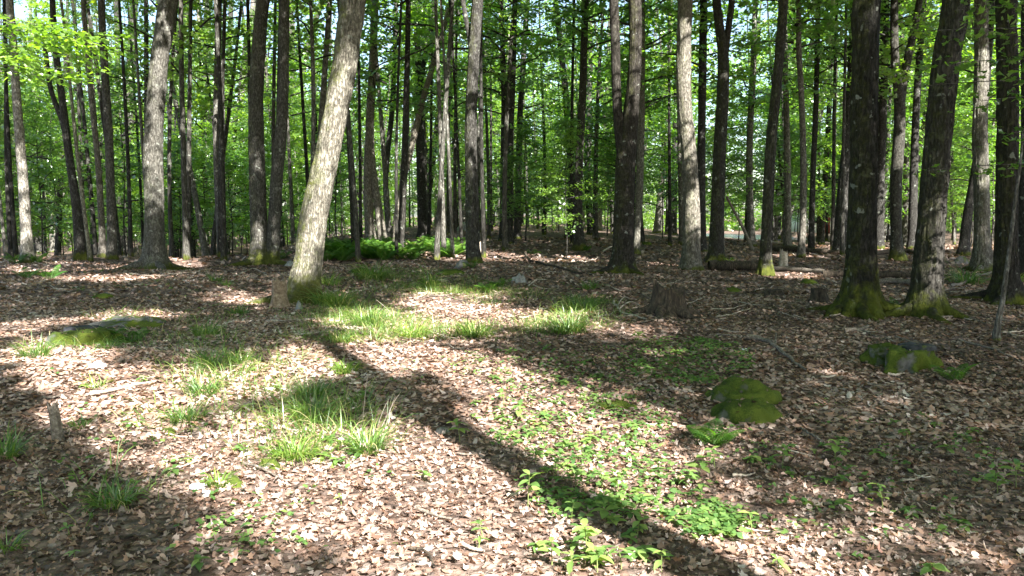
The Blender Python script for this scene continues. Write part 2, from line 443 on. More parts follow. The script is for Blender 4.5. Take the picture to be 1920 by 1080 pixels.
def ground_material():
    m, nt, out = new_mat('leaf_litter_soil')
    tc = N(nt, 'ShaderNodeTexCoord')
    n1 = N(nt, 'ShaderNodeTexNoise', inp={'Scale': .8, 'Detail': 5.0, 'Roughness': .65}); nt.links.new(tc.outputs['Object'], n1.inputs[0])
    n2 = N(nt, 'ShaderNodeTexNoise', inp={'Scale': 14.0, 'Detail': 4.0, 'Roughness': .7}); nt.links.new(tc.outputs['Object'], n2.inputs[0])
    vo = N(nt, 'ShaderNodeTexVoronoi', inp={'Scale': 17.0, 'Randomness': 1.0})
    wv = N(nt, 'ShaderNodeVectorMath', operation='ADD'); nt.links.new(tc.outputs['Object'], wv.inputs[0])
    s_ = N(nt, 'ShaderNodeVectorMath', operation='SCALE', inp={'Scale': .06}); nt.links.new(n2.outputs['Color'], s_.inputs[0]); nt.links.new(s_.outputs[0], wv.inputs[1])
    nt.links.new(wv.outputs[0], vo.inputs[0])
    sx = N(nt, 'ShaderNodeSeparateColor'); nt.links.new(vo.outputs['Color'], sx.inputs[0])
    leaf = ramp(nt, sx.outputs[0], [(0, (.085, .058, .046)), (.25, (.165, .105, .08)), (.5, (.25, .172, .138)), (.75, (.20, .15, .13)), (.9, (.30, .22, .18)), (1, (.38, .31, .27))])
    gap = ramp(nt, vo.outputs['Distance'], [(.25, 1.0), (.75, .5)])
    col = mixc(nt, 1.0, leaf, gap, 'MULTIPLY')
    soil = ramp(nt, n1.outputs['Fac'], [(.35, 0.0), (.75, .5)])
    col = mixc(nt, soil, col, (.06, .047, .035))
    bs = N(nt, 'ShaderNodeBsdfPrincipled'); bs.inputs['Roughness'].default_value = .95
    bs.inputs['Specular IOR Level'].default_value = .1
    nt.links.new(col, bs.inputs['Base Color'])
    hh = math_(nt, 'ADD', math_(nt, 'SUBTRACT', sx.outputs[1], math_(nt, 'MULTIPLY', vo.outputs['Distance'], .8)), n2.outputs['Fac'])
    bp = N(nt, 'ShaderNodeBump', inp={'Strength': 1.0, 'Distance': .03}); nt.links.new(hh, bp.inputs['Height'])
    nt.links.new(bp.outputs[0], bs.inputs['Normal'])
    nt.links.new(bs.outputs[0], out.inputs[0])
    return m
M_GROUND = ground_material()

# ------------------------------------------------------------------ the ground
def stretch_axis(parts):
    a = []
    for (lo, hi, st) in parts:
        a.extend(np.arange(lo, hi, st))
    a.append(parts[-1][1])
    return np.array(a)
pond_c = np.array([19.6, 70.0])
xs = stretch_axis([(-500, -60, 40), (-60, -22, 1.5), (-22, -9, .35), (-9, 9, .085), (9, 22, .35), (22, 60, 1.5), (60, 500, 40)])
ys = stretch_axis([(-500, -40, 40), (-40, 1.5, 1.5), (1.5, 15, .085), (15, 32, .25), (32, 110, 1.5), (110, 700, 40)])
GX, GY = np.meshgrid(xs, ys, indexing='xy')
def floor_z(x, y):
    """height of the ground sheet: terrain and small humps"""
    fine = 0.016 * fbm(x * 2.7, y * 2.7, 1.0, 2) + 0.007 * fbm(x * 11, y * 11, 2.0, 2)
    z = hgt(x, y) + fine * smooth01(60, 20, y)
    dip = smooth01(1.25, .8, np.hypot((x - pond_c[0]) / 4.6, (y - pond_c[1]) / 12.0))
    return z - .55 * dip
GZ = floor_z(GX, GY)
nx, ny = len(xs), len(ys)
idx = np.arange(nx * ny).reshape(ny, nx)
quads = np.stack([idx[:-1, :-1], idx[:-1, 1:], idx[1:, 1:], idx[1:, :-1]], -1).reshape(-1, 4)
GROUND = obj('ground', mesh('ground', np.stack([GX, GY, GZ], -1), quads, M_GROUND, smooth=True))
tag(GROUND, 'forest floor strewn with brown fallen maple leaves', kind='structure')

def gnd(x, y):
    return float(floor_z(np.array([x]), np.array([y]))[0])

# pond glimpsed between the far trunks
m, nt, out = new_mat('pond_water')
bs = N(nt, 'ShaderNodeBsdfPrincipled'); bs.inputs['Base Color'].default_value = (.03, .05, .07, 1); bs.inputs['Roughness'].default_value = .12
nz = N(nt, 'ShaderNodeTexNoise', inp={'Scale': 2.2, 'Detail': 3.0}); tc = N(nt, 'ShaderNodeTexCoord'); nt.links.new(tc.outputs['Object'], nz.inputs[0])
bp = N(nt, 'ShaderNodeBump', inp={'Strength': 1.0, 'Distance': .35}); nt.links.new(nz.outputs['Fac'], bp.inputs['Height'])
nt.links.new(bp.outputs[0], bs.inputs['Normal']); nt.links.new(bs.outputs[0], out.inputs[0])
an = np.linspace(0, 2 * math.pi, 48, endpoint=False)
wz = float(hgt(pond_c[0], pond_c[1])) - .22
pv = np.stack([pond_c[0] + 5.2 * np.cos(an), pond_c[1] + 13.5 * np.sin(an), np.full(48, wz)], -1)
pond = obj('pond_water', mesh('pond_water', pv, np.arange(48)[None, :], m))
tag(pond, 'strip of pale blue water glimpsed between far trunks on the right', kind='structure')

# ------------------------------------------------------------------ tubes, trunks
def frames(path):
    path = np.asarray(path, float)
    t = np.gradient(path, axis=0)
    t /= np.linalg.norm(t, axis=1)[:, None] + 1e-9
    ref = np.tile([0, 1.0, 0], (len(path), 1))
    bad = np.abs(t[:, 1]) > .85
    ref[bad] = [1.0, 0, 0]
    a = np.cross(t, ref); a /= np.linalg.norm(a, axis=1)[:, None] + 1e-9
    b = np.cross(a, t)
    if (a[1:] * a[:-1]).sum(1).min() < 0:      # the reference flipped: propagate the first frame instead
        a[0] /= np.linalg.norm(a[0])
        for i in range(1, len(a)):
            a[i] = a[i - 1] - t[i] * (a[i - 1] @ t[i]); a[i] /= np.linalg.norm(a[i]) + 1e-9
        b = np.cross(a, t)
    return t, a, b

def tube(path, rad, ns=8, cap=True):
    """rad: (n,) or (n,ns)"""
    path = np.asarray(path, float)
    n = len(path)
    _, a, b = frames(path)
    th = np.arange(ns) * 2 * math.pi / ns
    R = np.asarray(rad, float)
    if R.ndim == 1: R = np.repeat(R[:, None], ns, 1)
    v = path[:, None] + R[..., None] * (np.cos(th)[None, :, None] * a[:, None] + np.sin(th)[None, :, None] * b[:, None])
    i = np.arange(n * ns).reshape(n, ns)
    j = np.roll(i, -1, 1)
    q = np.stack([i[:-1], i[1:], j[1:], j[:-1]], -1).reshape(-1, 4)
    fs = [q]
    if cap:
        fs.append(i[-1][None, :].copy() if ns > 2 else q[:0])
        fs.append(i[0][None, ::-1].copy())
    return v.reshape(-1, 3), fs

def spline(pts, n):
    """Catmull-Rom through pts, evaluated at n even parameters (by chord length)"""
    P = np.asarray(pts, float)
    d = np.concatenate([[0], np.cumsum(np.linalg.norm(np.diff(P[:, :3], axis=0), axis=1))])
    t = np.linspace(0, d[-1], n)
    i = np.clip(np.searchsorted(d, t, side='right') - 1, 0, len(P) - 2)
    u = ((t - d[i]) / (d[i + 1] - d[i] + 1e-9))[:, None]
    Q = np.concatenate([[2 * P[0] - P[1]], P, [2 * P[-1] - P[-2]]])
    p0, p1, p2, p3 = Q[i], Q[i + 1], Q[i + 2], Q[i + 3]
    return .5 * (2 * p1 + (p2 - p0) * u + (2 * p0 - 5 * p1 + 4 * p2 - p3) * u ** 2 + (3 * p1 - p0 - 3 * p2 + p3) * u ** 3)

def trunk_mesh(name, ctrl, mat, ns=14, step=.25, flare=.5, bark=0.0, seed=0, flare_h=.28):
    """ctrl rows: x y z radius, local to the base"""
    ctrl = np.asarray(ctrl, float)
    L = np.linalg.norm(np.diff(ctrl[:, :3], axis=0), axis=1).sum()
    s = spline(ctrl, max(8, int(L / step)))
    if bark > 0:                       # fine rings only where they can be seen
        zz = s[:, 2]
        fine = s[zz < 6.5]; coarse = s[zz >= 6.5][::8]
        s = np.concatenate([fine, coarse, s[-1:]])
    path, r = s[:, :3], np.maximum(s[:, 3], .012)
    z = path[:, 2]
    th = np.arange(ns) * 2 * math.pi / ns
    k = 4 + seed % 3
    ph = seed * 1.7
    lob = .75 + .25 * np.cos(k * th + ph) + .15 * np.cos((k - 1) * th + 2 * ph)
    R = r[:, None] * (1 + flare * np.exp(-np.clip(z, 0, 99) / flare_h)[:, None] * lob[None, :])
    cx, sx = np.cos(th)[None, :], np.sin(th)[None, :]
    R = R * (1 + .07 * noise3(cx * 1.2 + seed, sx * 1.2, z[:, None] * .8) + .04 * noise3(cx * 2.5 + seed, sx * 2.5, z[:, None] * 2.2))
    if bark > 0:
        ridg = np.abs(noise3(cx * 6.5 + seed, sx * 6.5, z[:, None] * 2.4)) + .5 * np.abs(noise3(cx * 13 + seed, sx * 13, z[:, None] * 5.0))
        R = R + bark * (.6 - ridg)
    v, f = tube(path, R, ns)
    return mesh(name, v, f, mat, smooth=True)

# ------------------------------------------------------------------ foliage
def leaf_quads(P, nrm, tan, size, wid=.8):
    """rhombic leaves folded along the midrib: 4 verts, 2 triangles each"""
    b = np.cross(nrm, tan)
    s = np.asarray(size)[:, None]
    v = np.stack([P - tan * s * .5, P + b * s * .5 * wid + nrm * s * .10, P + tan * s * .5 - nrm * s * .06, P - b * s * .5 * wid + nrm * s * .10], 1)
    i = np.arange(len(P))[:, None] * 4
    f = np.concatenate([np.concatenate([i, i + 1, i + 2], 1), np.concatenate([i, i + 2, i + 3], 1)])
    return v.reshape(-1, 3), f

def unit(v):
    return v / (np.linalg.norm(v, axis=-1, keepdims=True) + 1e-9)

def spray_template(seed, n=30, size=.13, L=.55, W=.42):
    """a flat spray of leaves on a twig that points along +x and droops at the rim"""
    g = np.random.default_rng(seed)
    r = np.sqrt(g.uniform(0, 1, n)); a = g.uniform(0, 2 * math.pi, n)
    x, y = L * r * np.cos(a), W * r * np.sin(a)
    z = -.22 * (x ** 2 + y ** 2) / L + g.normal(0, .045, n)
    P = np.stack([x, y, z], -1)
    nr = unit(np.stack([g.normal(0, .36, n) + x * .3, g.normal(0, .36, n) + y * .3, np.ones(n)], -1))
    dr = unit(np.stack([x + .45, y, -.25 + 0 * x], -1) + g.normal(0, .35, (n, 3)))
    tn = unit(dr - nr * (dr * nr).sum(1)[:, None])
    return P, nr, tn, size * g.uniform(.7, 1.3, n), g.uniform(0, 1, n)
SPRAYS = [spray_template(100 + i, 30) for i in range(6)]
SPRAYS_F = [spray_template(200 + i, 19, .19, .6, .5) for i in range(6)]
SPRAYS_T = [spray_template(300 + i, 46, .19, .6, .5) for i in range(6)]

def place_sprays(acc, C, out_dir, templates, droop=-.2, scale=1.0, g=rng):
    """C: centres (n,3); out_dir: heading of each twig (n,2)"""
    n = len(C)
    ti = g.integers(0, len(templates), n)
    for k in range(len(templates)):
        s = np.where(ti == k)[0]
        if not len(s): continue
        P, nr, tn, sz, rd = templates[k]
        yaw = np.arctan2(out_dir[s, 1], out_dir[s, 0]) + g.normal(0, .5, len(s))
        pit = droop + g.normal(0, .22, len(s)); rol = g.normal(0, .25, len(s))
        cy, sy, cpi, spi, cr, sr = np.cos(yaw), np.sin(yaw), np.cos(pit), np.sin(pit), np.cos(rol), np.sin(rol)
        o, z1 = np.ones_like(yaw), np.zeros_like(yaw)
        Rz = np.stack([np.stack([cy, -sy, z1], -1), np.stack([sy, cy, z1], -1), np.stack([z1, z1, o], -1)], 1)
        Ry = np.stack([np.stack([cpi, z1, -spi], -1), np.stack([z1, o, z1], -1), np.stack([spi, z1, cpi], -1)], 1)
        Rx = np.stack([np.stack([o, z1, z1], -1), np.stack([z1, cr, -sr], -1), np.stack([z1, sr, cr], -1)], 1)
        R = Rz @ Ry @ Rx
        sc = scale * g.uniform(.75, 1.3, len(s))
        PP = np.einsum('nij,mj->nmi', R, P) * sc[:, None, None] + C[s][:, None]
        NN = np.einsum('nij,mj->nmi', R, nr); TT = np.einsum('nij,mj->nmi', R, tn)
        SS = np.broadcast_to(sz, PP.shape[:2]) * sc[:, None] ** .5
        RR = np.clip(rd[None] * .55 + .45 * g.uniform(0, 1, (len(s), 1)), 0, 1)
        v, f = leaf_quads(PP.reshape(-1, 3), NN.reshape(-1, 3), TT.reshape(-1, 3), SS.ravel())
        acc.add(v, f, np.repeat(RR.ravel(), 4))

def limb_path(p0, d, length, rise, g, n=6):
    t = np.linspace(0, 1, n)[:, None]
    side = np.array([-d[1], d[0], 0])
    w = g.normal(0, .08, (n, 1)) * length * t
    p = p0 + np.append(d, 0)[None] * length * t + side[None] * w + np.array([0, 0, 1.0]) * (rise * length * t - .18 * length * t ** 2.5 + g.normal(0, .03, (n, 1)) * length * t)
    return p

def crown_variant(seed, z0, z1, rad, nb, per, templates, conical=.35):
    """limbs and leaves of one tree, local to its foot"""
    g = np.random.default_rng(seed)
    lim, lv = Acc(), Acc()
    C, D = [], []
    for k in range(nb):
        u = (k + g.uniform(0, 1)) / nb
        z = z0 + (z1 - z0) * u
        a = k * 2.4 + g.normal(0, .4)
        d = np.array([math.cos(a), math.sin(a)])
        env = math.sin(math.pi * min(1, .22 + u * .75)) ** .7 * (1 - conical * u)
        Ln = rad * env * g.uniform(.55, 1.15)
        p = limb_path(np.array([0, 0, z]), d, Ln, g.uniform(.1, .6), g)
        r0 = .012 + .013 * Ln
        v, f = tube(p, np.linspace(r0, .006, len(p)), 4, False)
        lim.add(v, f)
        for q in range(per):
            t = g.uniform(.3, 1.06)
            i = min(int(t * (len(p) - 1)), len(p) - 2); w = t * (len(p) - 1) - i
            c = p[i] * (1 - w) + p[i + 1] * w
            spread = .28 * Ln
            c = c + np.array([g.normal(0, spread), g.normal(0, spread), g.normal(0, .18)])
            C.append(c); D.append(d)
    place_sprays(lv, np.array(C), np.array(D), templates, g=g)
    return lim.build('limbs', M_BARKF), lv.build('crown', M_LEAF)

CROWNS = [crown_variant(500 + i, 5.4 + .7 * (i % 3), 13 + i % 4, 3.1, 24, 5, SPRAYS_F) for i in range(6)]
UNDER = [crown_variant(600 + i, 1.5 + .4 * (i % 2), 6.2 + .5 * i, 2.4, 18, 6, SPRAYS, .5) for i in range(5)]

# ------------------------------------------------------------------ the trees one can pick out: (pixel x, pixel y, width in pixels) up the stem
def T(label, pts, forks=(), moss=.12, tone=(.72, .72, .7), near=False, H=17.0, flare=.5, roots=0, name='maple_tree', cat='tree', lit=(), group=None, crown=True, fh=.28):  # tone sets each bark's grey, with sun and shade worked into it
    return dict(label=label, pts=pts, forks=forks, moss=moss, tone=tone, near=near, H=H, flare=flare, roots=roots, name=name, cat=cat, lit=lit, group=group, crown=crown, fh=fh)
TREES = [
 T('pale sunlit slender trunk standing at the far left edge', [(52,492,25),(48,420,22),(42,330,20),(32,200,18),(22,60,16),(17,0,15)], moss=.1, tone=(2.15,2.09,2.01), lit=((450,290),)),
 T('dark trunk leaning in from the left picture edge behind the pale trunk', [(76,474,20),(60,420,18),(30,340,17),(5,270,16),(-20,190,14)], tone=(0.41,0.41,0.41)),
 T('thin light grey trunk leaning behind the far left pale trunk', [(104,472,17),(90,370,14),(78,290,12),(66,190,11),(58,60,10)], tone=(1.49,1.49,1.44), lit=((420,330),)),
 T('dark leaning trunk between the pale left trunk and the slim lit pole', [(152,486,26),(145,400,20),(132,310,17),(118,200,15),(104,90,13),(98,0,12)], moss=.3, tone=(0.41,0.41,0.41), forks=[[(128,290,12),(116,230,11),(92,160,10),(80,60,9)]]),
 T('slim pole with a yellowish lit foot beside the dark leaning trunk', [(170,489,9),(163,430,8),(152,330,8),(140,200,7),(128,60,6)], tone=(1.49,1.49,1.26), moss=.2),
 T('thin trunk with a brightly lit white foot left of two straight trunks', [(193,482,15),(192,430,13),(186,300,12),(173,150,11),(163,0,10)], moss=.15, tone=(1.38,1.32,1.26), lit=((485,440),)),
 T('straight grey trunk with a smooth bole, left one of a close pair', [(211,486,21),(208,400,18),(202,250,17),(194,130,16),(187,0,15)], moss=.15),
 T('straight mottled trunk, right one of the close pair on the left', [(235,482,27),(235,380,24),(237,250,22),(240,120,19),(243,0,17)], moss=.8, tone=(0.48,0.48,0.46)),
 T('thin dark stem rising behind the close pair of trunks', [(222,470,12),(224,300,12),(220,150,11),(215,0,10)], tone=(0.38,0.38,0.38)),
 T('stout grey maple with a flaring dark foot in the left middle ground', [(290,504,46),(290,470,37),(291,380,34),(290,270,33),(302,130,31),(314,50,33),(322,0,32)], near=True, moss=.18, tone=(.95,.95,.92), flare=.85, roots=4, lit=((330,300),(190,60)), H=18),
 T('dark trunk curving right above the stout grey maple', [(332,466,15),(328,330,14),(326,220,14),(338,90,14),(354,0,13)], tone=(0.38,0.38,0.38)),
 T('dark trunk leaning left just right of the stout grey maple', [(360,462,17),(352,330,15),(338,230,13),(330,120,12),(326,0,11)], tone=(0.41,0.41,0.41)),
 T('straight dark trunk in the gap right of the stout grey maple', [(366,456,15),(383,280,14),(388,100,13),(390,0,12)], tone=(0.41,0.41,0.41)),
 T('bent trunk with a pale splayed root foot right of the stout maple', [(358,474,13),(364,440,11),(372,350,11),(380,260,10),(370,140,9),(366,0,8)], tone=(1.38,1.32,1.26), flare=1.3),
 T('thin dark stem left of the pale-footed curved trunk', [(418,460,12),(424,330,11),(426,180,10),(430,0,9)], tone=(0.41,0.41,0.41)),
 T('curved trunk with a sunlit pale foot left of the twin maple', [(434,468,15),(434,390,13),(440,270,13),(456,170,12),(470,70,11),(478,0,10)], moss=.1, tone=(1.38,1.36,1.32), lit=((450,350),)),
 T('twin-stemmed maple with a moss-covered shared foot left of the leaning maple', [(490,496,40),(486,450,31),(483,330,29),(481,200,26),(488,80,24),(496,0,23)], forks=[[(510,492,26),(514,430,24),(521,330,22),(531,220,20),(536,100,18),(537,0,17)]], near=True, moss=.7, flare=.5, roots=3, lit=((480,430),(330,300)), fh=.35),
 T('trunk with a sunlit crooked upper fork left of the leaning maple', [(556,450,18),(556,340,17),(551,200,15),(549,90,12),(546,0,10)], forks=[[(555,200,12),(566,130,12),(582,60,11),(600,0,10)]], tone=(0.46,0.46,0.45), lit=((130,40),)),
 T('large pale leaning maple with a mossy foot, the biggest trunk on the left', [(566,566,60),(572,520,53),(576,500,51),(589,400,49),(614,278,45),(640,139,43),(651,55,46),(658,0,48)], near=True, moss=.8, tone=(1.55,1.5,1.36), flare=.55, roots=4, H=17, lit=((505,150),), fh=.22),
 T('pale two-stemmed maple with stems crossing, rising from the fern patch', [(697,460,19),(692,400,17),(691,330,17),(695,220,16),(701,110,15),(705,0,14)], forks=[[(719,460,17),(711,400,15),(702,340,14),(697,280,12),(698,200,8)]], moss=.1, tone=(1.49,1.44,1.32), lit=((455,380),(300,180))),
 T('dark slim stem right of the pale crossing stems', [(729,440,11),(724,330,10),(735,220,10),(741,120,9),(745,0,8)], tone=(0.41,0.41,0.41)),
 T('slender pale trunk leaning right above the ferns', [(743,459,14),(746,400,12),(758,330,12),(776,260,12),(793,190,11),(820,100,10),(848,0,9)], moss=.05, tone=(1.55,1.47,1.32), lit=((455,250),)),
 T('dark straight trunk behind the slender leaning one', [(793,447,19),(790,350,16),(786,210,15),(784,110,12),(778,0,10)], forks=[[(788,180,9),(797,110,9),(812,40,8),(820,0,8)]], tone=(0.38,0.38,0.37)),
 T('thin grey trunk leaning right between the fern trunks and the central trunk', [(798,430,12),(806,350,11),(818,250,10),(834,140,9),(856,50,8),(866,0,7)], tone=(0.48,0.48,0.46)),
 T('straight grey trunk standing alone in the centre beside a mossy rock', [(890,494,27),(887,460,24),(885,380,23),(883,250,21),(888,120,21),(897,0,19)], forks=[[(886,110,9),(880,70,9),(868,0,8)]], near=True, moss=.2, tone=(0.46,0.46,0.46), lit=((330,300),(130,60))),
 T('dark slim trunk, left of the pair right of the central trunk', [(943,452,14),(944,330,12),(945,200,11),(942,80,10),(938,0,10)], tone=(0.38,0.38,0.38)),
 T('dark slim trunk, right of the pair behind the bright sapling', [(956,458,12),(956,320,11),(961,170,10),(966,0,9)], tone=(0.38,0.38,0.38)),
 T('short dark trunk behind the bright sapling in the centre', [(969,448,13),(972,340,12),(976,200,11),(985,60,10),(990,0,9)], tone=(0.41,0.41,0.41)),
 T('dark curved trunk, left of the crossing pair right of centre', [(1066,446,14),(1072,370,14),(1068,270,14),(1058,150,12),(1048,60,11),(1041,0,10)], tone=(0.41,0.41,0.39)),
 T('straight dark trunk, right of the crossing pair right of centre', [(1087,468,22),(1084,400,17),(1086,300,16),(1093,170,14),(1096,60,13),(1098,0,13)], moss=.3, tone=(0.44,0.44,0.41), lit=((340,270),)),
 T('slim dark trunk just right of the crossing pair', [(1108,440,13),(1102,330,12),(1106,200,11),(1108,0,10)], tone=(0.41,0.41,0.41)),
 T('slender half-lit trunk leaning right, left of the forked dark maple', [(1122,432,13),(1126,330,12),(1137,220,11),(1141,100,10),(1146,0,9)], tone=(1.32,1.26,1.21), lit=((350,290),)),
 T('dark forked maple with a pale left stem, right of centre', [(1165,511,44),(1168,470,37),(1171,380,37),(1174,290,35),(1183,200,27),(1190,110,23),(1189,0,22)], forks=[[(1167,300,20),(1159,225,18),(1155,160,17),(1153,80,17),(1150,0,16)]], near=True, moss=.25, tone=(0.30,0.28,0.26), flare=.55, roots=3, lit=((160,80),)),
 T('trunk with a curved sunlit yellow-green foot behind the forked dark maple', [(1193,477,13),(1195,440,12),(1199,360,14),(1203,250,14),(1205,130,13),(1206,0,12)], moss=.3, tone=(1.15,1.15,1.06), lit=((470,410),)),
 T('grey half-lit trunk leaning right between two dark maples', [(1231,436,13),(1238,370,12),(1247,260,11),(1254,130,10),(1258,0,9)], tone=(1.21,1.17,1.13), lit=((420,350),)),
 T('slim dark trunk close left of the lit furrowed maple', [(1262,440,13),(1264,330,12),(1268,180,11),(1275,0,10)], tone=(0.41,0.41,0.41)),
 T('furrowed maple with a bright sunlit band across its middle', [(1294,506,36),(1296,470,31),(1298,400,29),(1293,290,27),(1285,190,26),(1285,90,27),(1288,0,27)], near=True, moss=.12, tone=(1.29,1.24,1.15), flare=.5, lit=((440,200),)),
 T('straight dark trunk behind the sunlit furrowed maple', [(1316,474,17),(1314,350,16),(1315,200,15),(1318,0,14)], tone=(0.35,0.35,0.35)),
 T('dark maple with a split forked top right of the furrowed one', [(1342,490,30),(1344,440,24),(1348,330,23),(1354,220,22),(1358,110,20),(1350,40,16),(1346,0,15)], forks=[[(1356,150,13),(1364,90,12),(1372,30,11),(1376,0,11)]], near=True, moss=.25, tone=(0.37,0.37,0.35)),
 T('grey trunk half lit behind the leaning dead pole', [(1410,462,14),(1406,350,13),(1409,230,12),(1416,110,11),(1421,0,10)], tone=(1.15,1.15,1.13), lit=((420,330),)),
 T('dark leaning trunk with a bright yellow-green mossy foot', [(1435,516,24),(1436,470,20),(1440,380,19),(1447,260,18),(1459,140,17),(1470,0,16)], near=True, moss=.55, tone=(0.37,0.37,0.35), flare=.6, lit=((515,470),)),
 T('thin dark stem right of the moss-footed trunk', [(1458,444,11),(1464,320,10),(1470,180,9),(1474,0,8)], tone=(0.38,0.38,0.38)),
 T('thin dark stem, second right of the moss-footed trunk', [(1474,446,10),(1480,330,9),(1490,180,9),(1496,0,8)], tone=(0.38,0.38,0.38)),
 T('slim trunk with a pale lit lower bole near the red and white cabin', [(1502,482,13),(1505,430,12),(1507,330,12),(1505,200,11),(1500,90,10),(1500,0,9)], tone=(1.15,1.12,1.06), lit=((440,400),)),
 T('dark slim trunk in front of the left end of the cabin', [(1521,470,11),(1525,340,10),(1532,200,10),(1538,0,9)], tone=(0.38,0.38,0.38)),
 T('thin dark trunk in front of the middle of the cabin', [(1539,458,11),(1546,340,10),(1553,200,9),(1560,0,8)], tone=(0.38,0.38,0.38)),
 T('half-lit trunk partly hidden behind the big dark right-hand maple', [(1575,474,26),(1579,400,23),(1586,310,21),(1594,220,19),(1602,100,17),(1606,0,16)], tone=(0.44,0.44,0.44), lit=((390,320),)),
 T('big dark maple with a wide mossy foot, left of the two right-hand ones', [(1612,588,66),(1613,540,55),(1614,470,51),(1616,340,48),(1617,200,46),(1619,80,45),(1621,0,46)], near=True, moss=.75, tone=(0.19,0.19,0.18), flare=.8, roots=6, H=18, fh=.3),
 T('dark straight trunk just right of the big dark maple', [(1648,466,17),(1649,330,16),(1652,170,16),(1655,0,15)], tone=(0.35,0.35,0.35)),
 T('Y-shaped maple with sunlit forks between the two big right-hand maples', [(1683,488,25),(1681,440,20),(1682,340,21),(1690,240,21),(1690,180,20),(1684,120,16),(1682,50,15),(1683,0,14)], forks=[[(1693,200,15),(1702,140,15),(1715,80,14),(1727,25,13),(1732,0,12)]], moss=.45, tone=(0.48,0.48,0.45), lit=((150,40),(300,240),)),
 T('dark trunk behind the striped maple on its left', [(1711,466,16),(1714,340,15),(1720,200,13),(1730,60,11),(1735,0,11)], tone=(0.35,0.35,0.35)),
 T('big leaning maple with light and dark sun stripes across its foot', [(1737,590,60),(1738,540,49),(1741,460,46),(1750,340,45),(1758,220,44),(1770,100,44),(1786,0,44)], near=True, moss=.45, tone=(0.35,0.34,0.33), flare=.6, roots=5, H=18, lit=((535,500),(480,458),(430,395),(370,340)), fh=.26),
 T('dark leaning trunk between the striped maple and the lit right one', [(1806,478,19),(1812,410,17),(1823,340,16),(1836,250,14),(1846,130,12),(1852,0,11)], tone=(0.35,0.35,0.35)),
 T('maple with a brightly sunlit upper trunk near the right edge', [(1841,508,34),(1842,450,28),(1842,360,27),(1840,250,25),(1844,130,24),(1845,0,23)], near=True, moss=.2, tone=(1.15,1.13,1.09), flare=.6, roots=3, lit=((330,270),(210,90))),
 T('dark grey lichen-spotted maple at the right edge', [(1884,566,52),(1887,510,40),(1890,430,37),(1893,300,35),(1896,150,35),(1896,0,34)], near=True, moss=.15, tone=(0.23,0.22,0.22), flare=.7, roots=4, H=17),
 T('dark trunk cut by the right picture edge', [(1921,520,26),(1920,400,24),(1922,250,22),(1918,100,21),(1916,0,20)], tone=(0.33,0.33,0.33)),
]

def stem_ctrl(pts, Y, base, H=None):
    rows = []
    k = len(pts)
    lean = random.uniform(-.35, .35)
    for (px, py, w) in pts:
        p = on_plane(px, py, Y)
        _, _, dep = pixel(p)
        rows.append([p[0], p[1], p[2], w * (.86 if px < 260 else 1) * dep / F / 2])
    rows = np.array(rows)
    loc = rows.copy(); loc[:, :3] -= base
    if H:
        # grow on above the frame
        tz = unit(loc[-1, :3] - loc[-2, :3])
        p, r = loc[-1, :3].copy(), loc[-1, 3]
        n = 7
        top = max(H, p[2] + 3)
        st = (top - p[2]) / n
        r0 = r
        for i in range(n):
            tz = unit(tz * .75 + np.array([0, 0, .25]) + rng.normal(0, .05, 3))
            p = p + tz * st / max(tz[2], .5)
            loc = np.vstack([loc, [*p, r0 * (1 - .85 * (i + 1) / n)]])
    loc[:, 1] += lean * np.clip(loc[:, 2] / 10.0, 0, 2)
    return loc

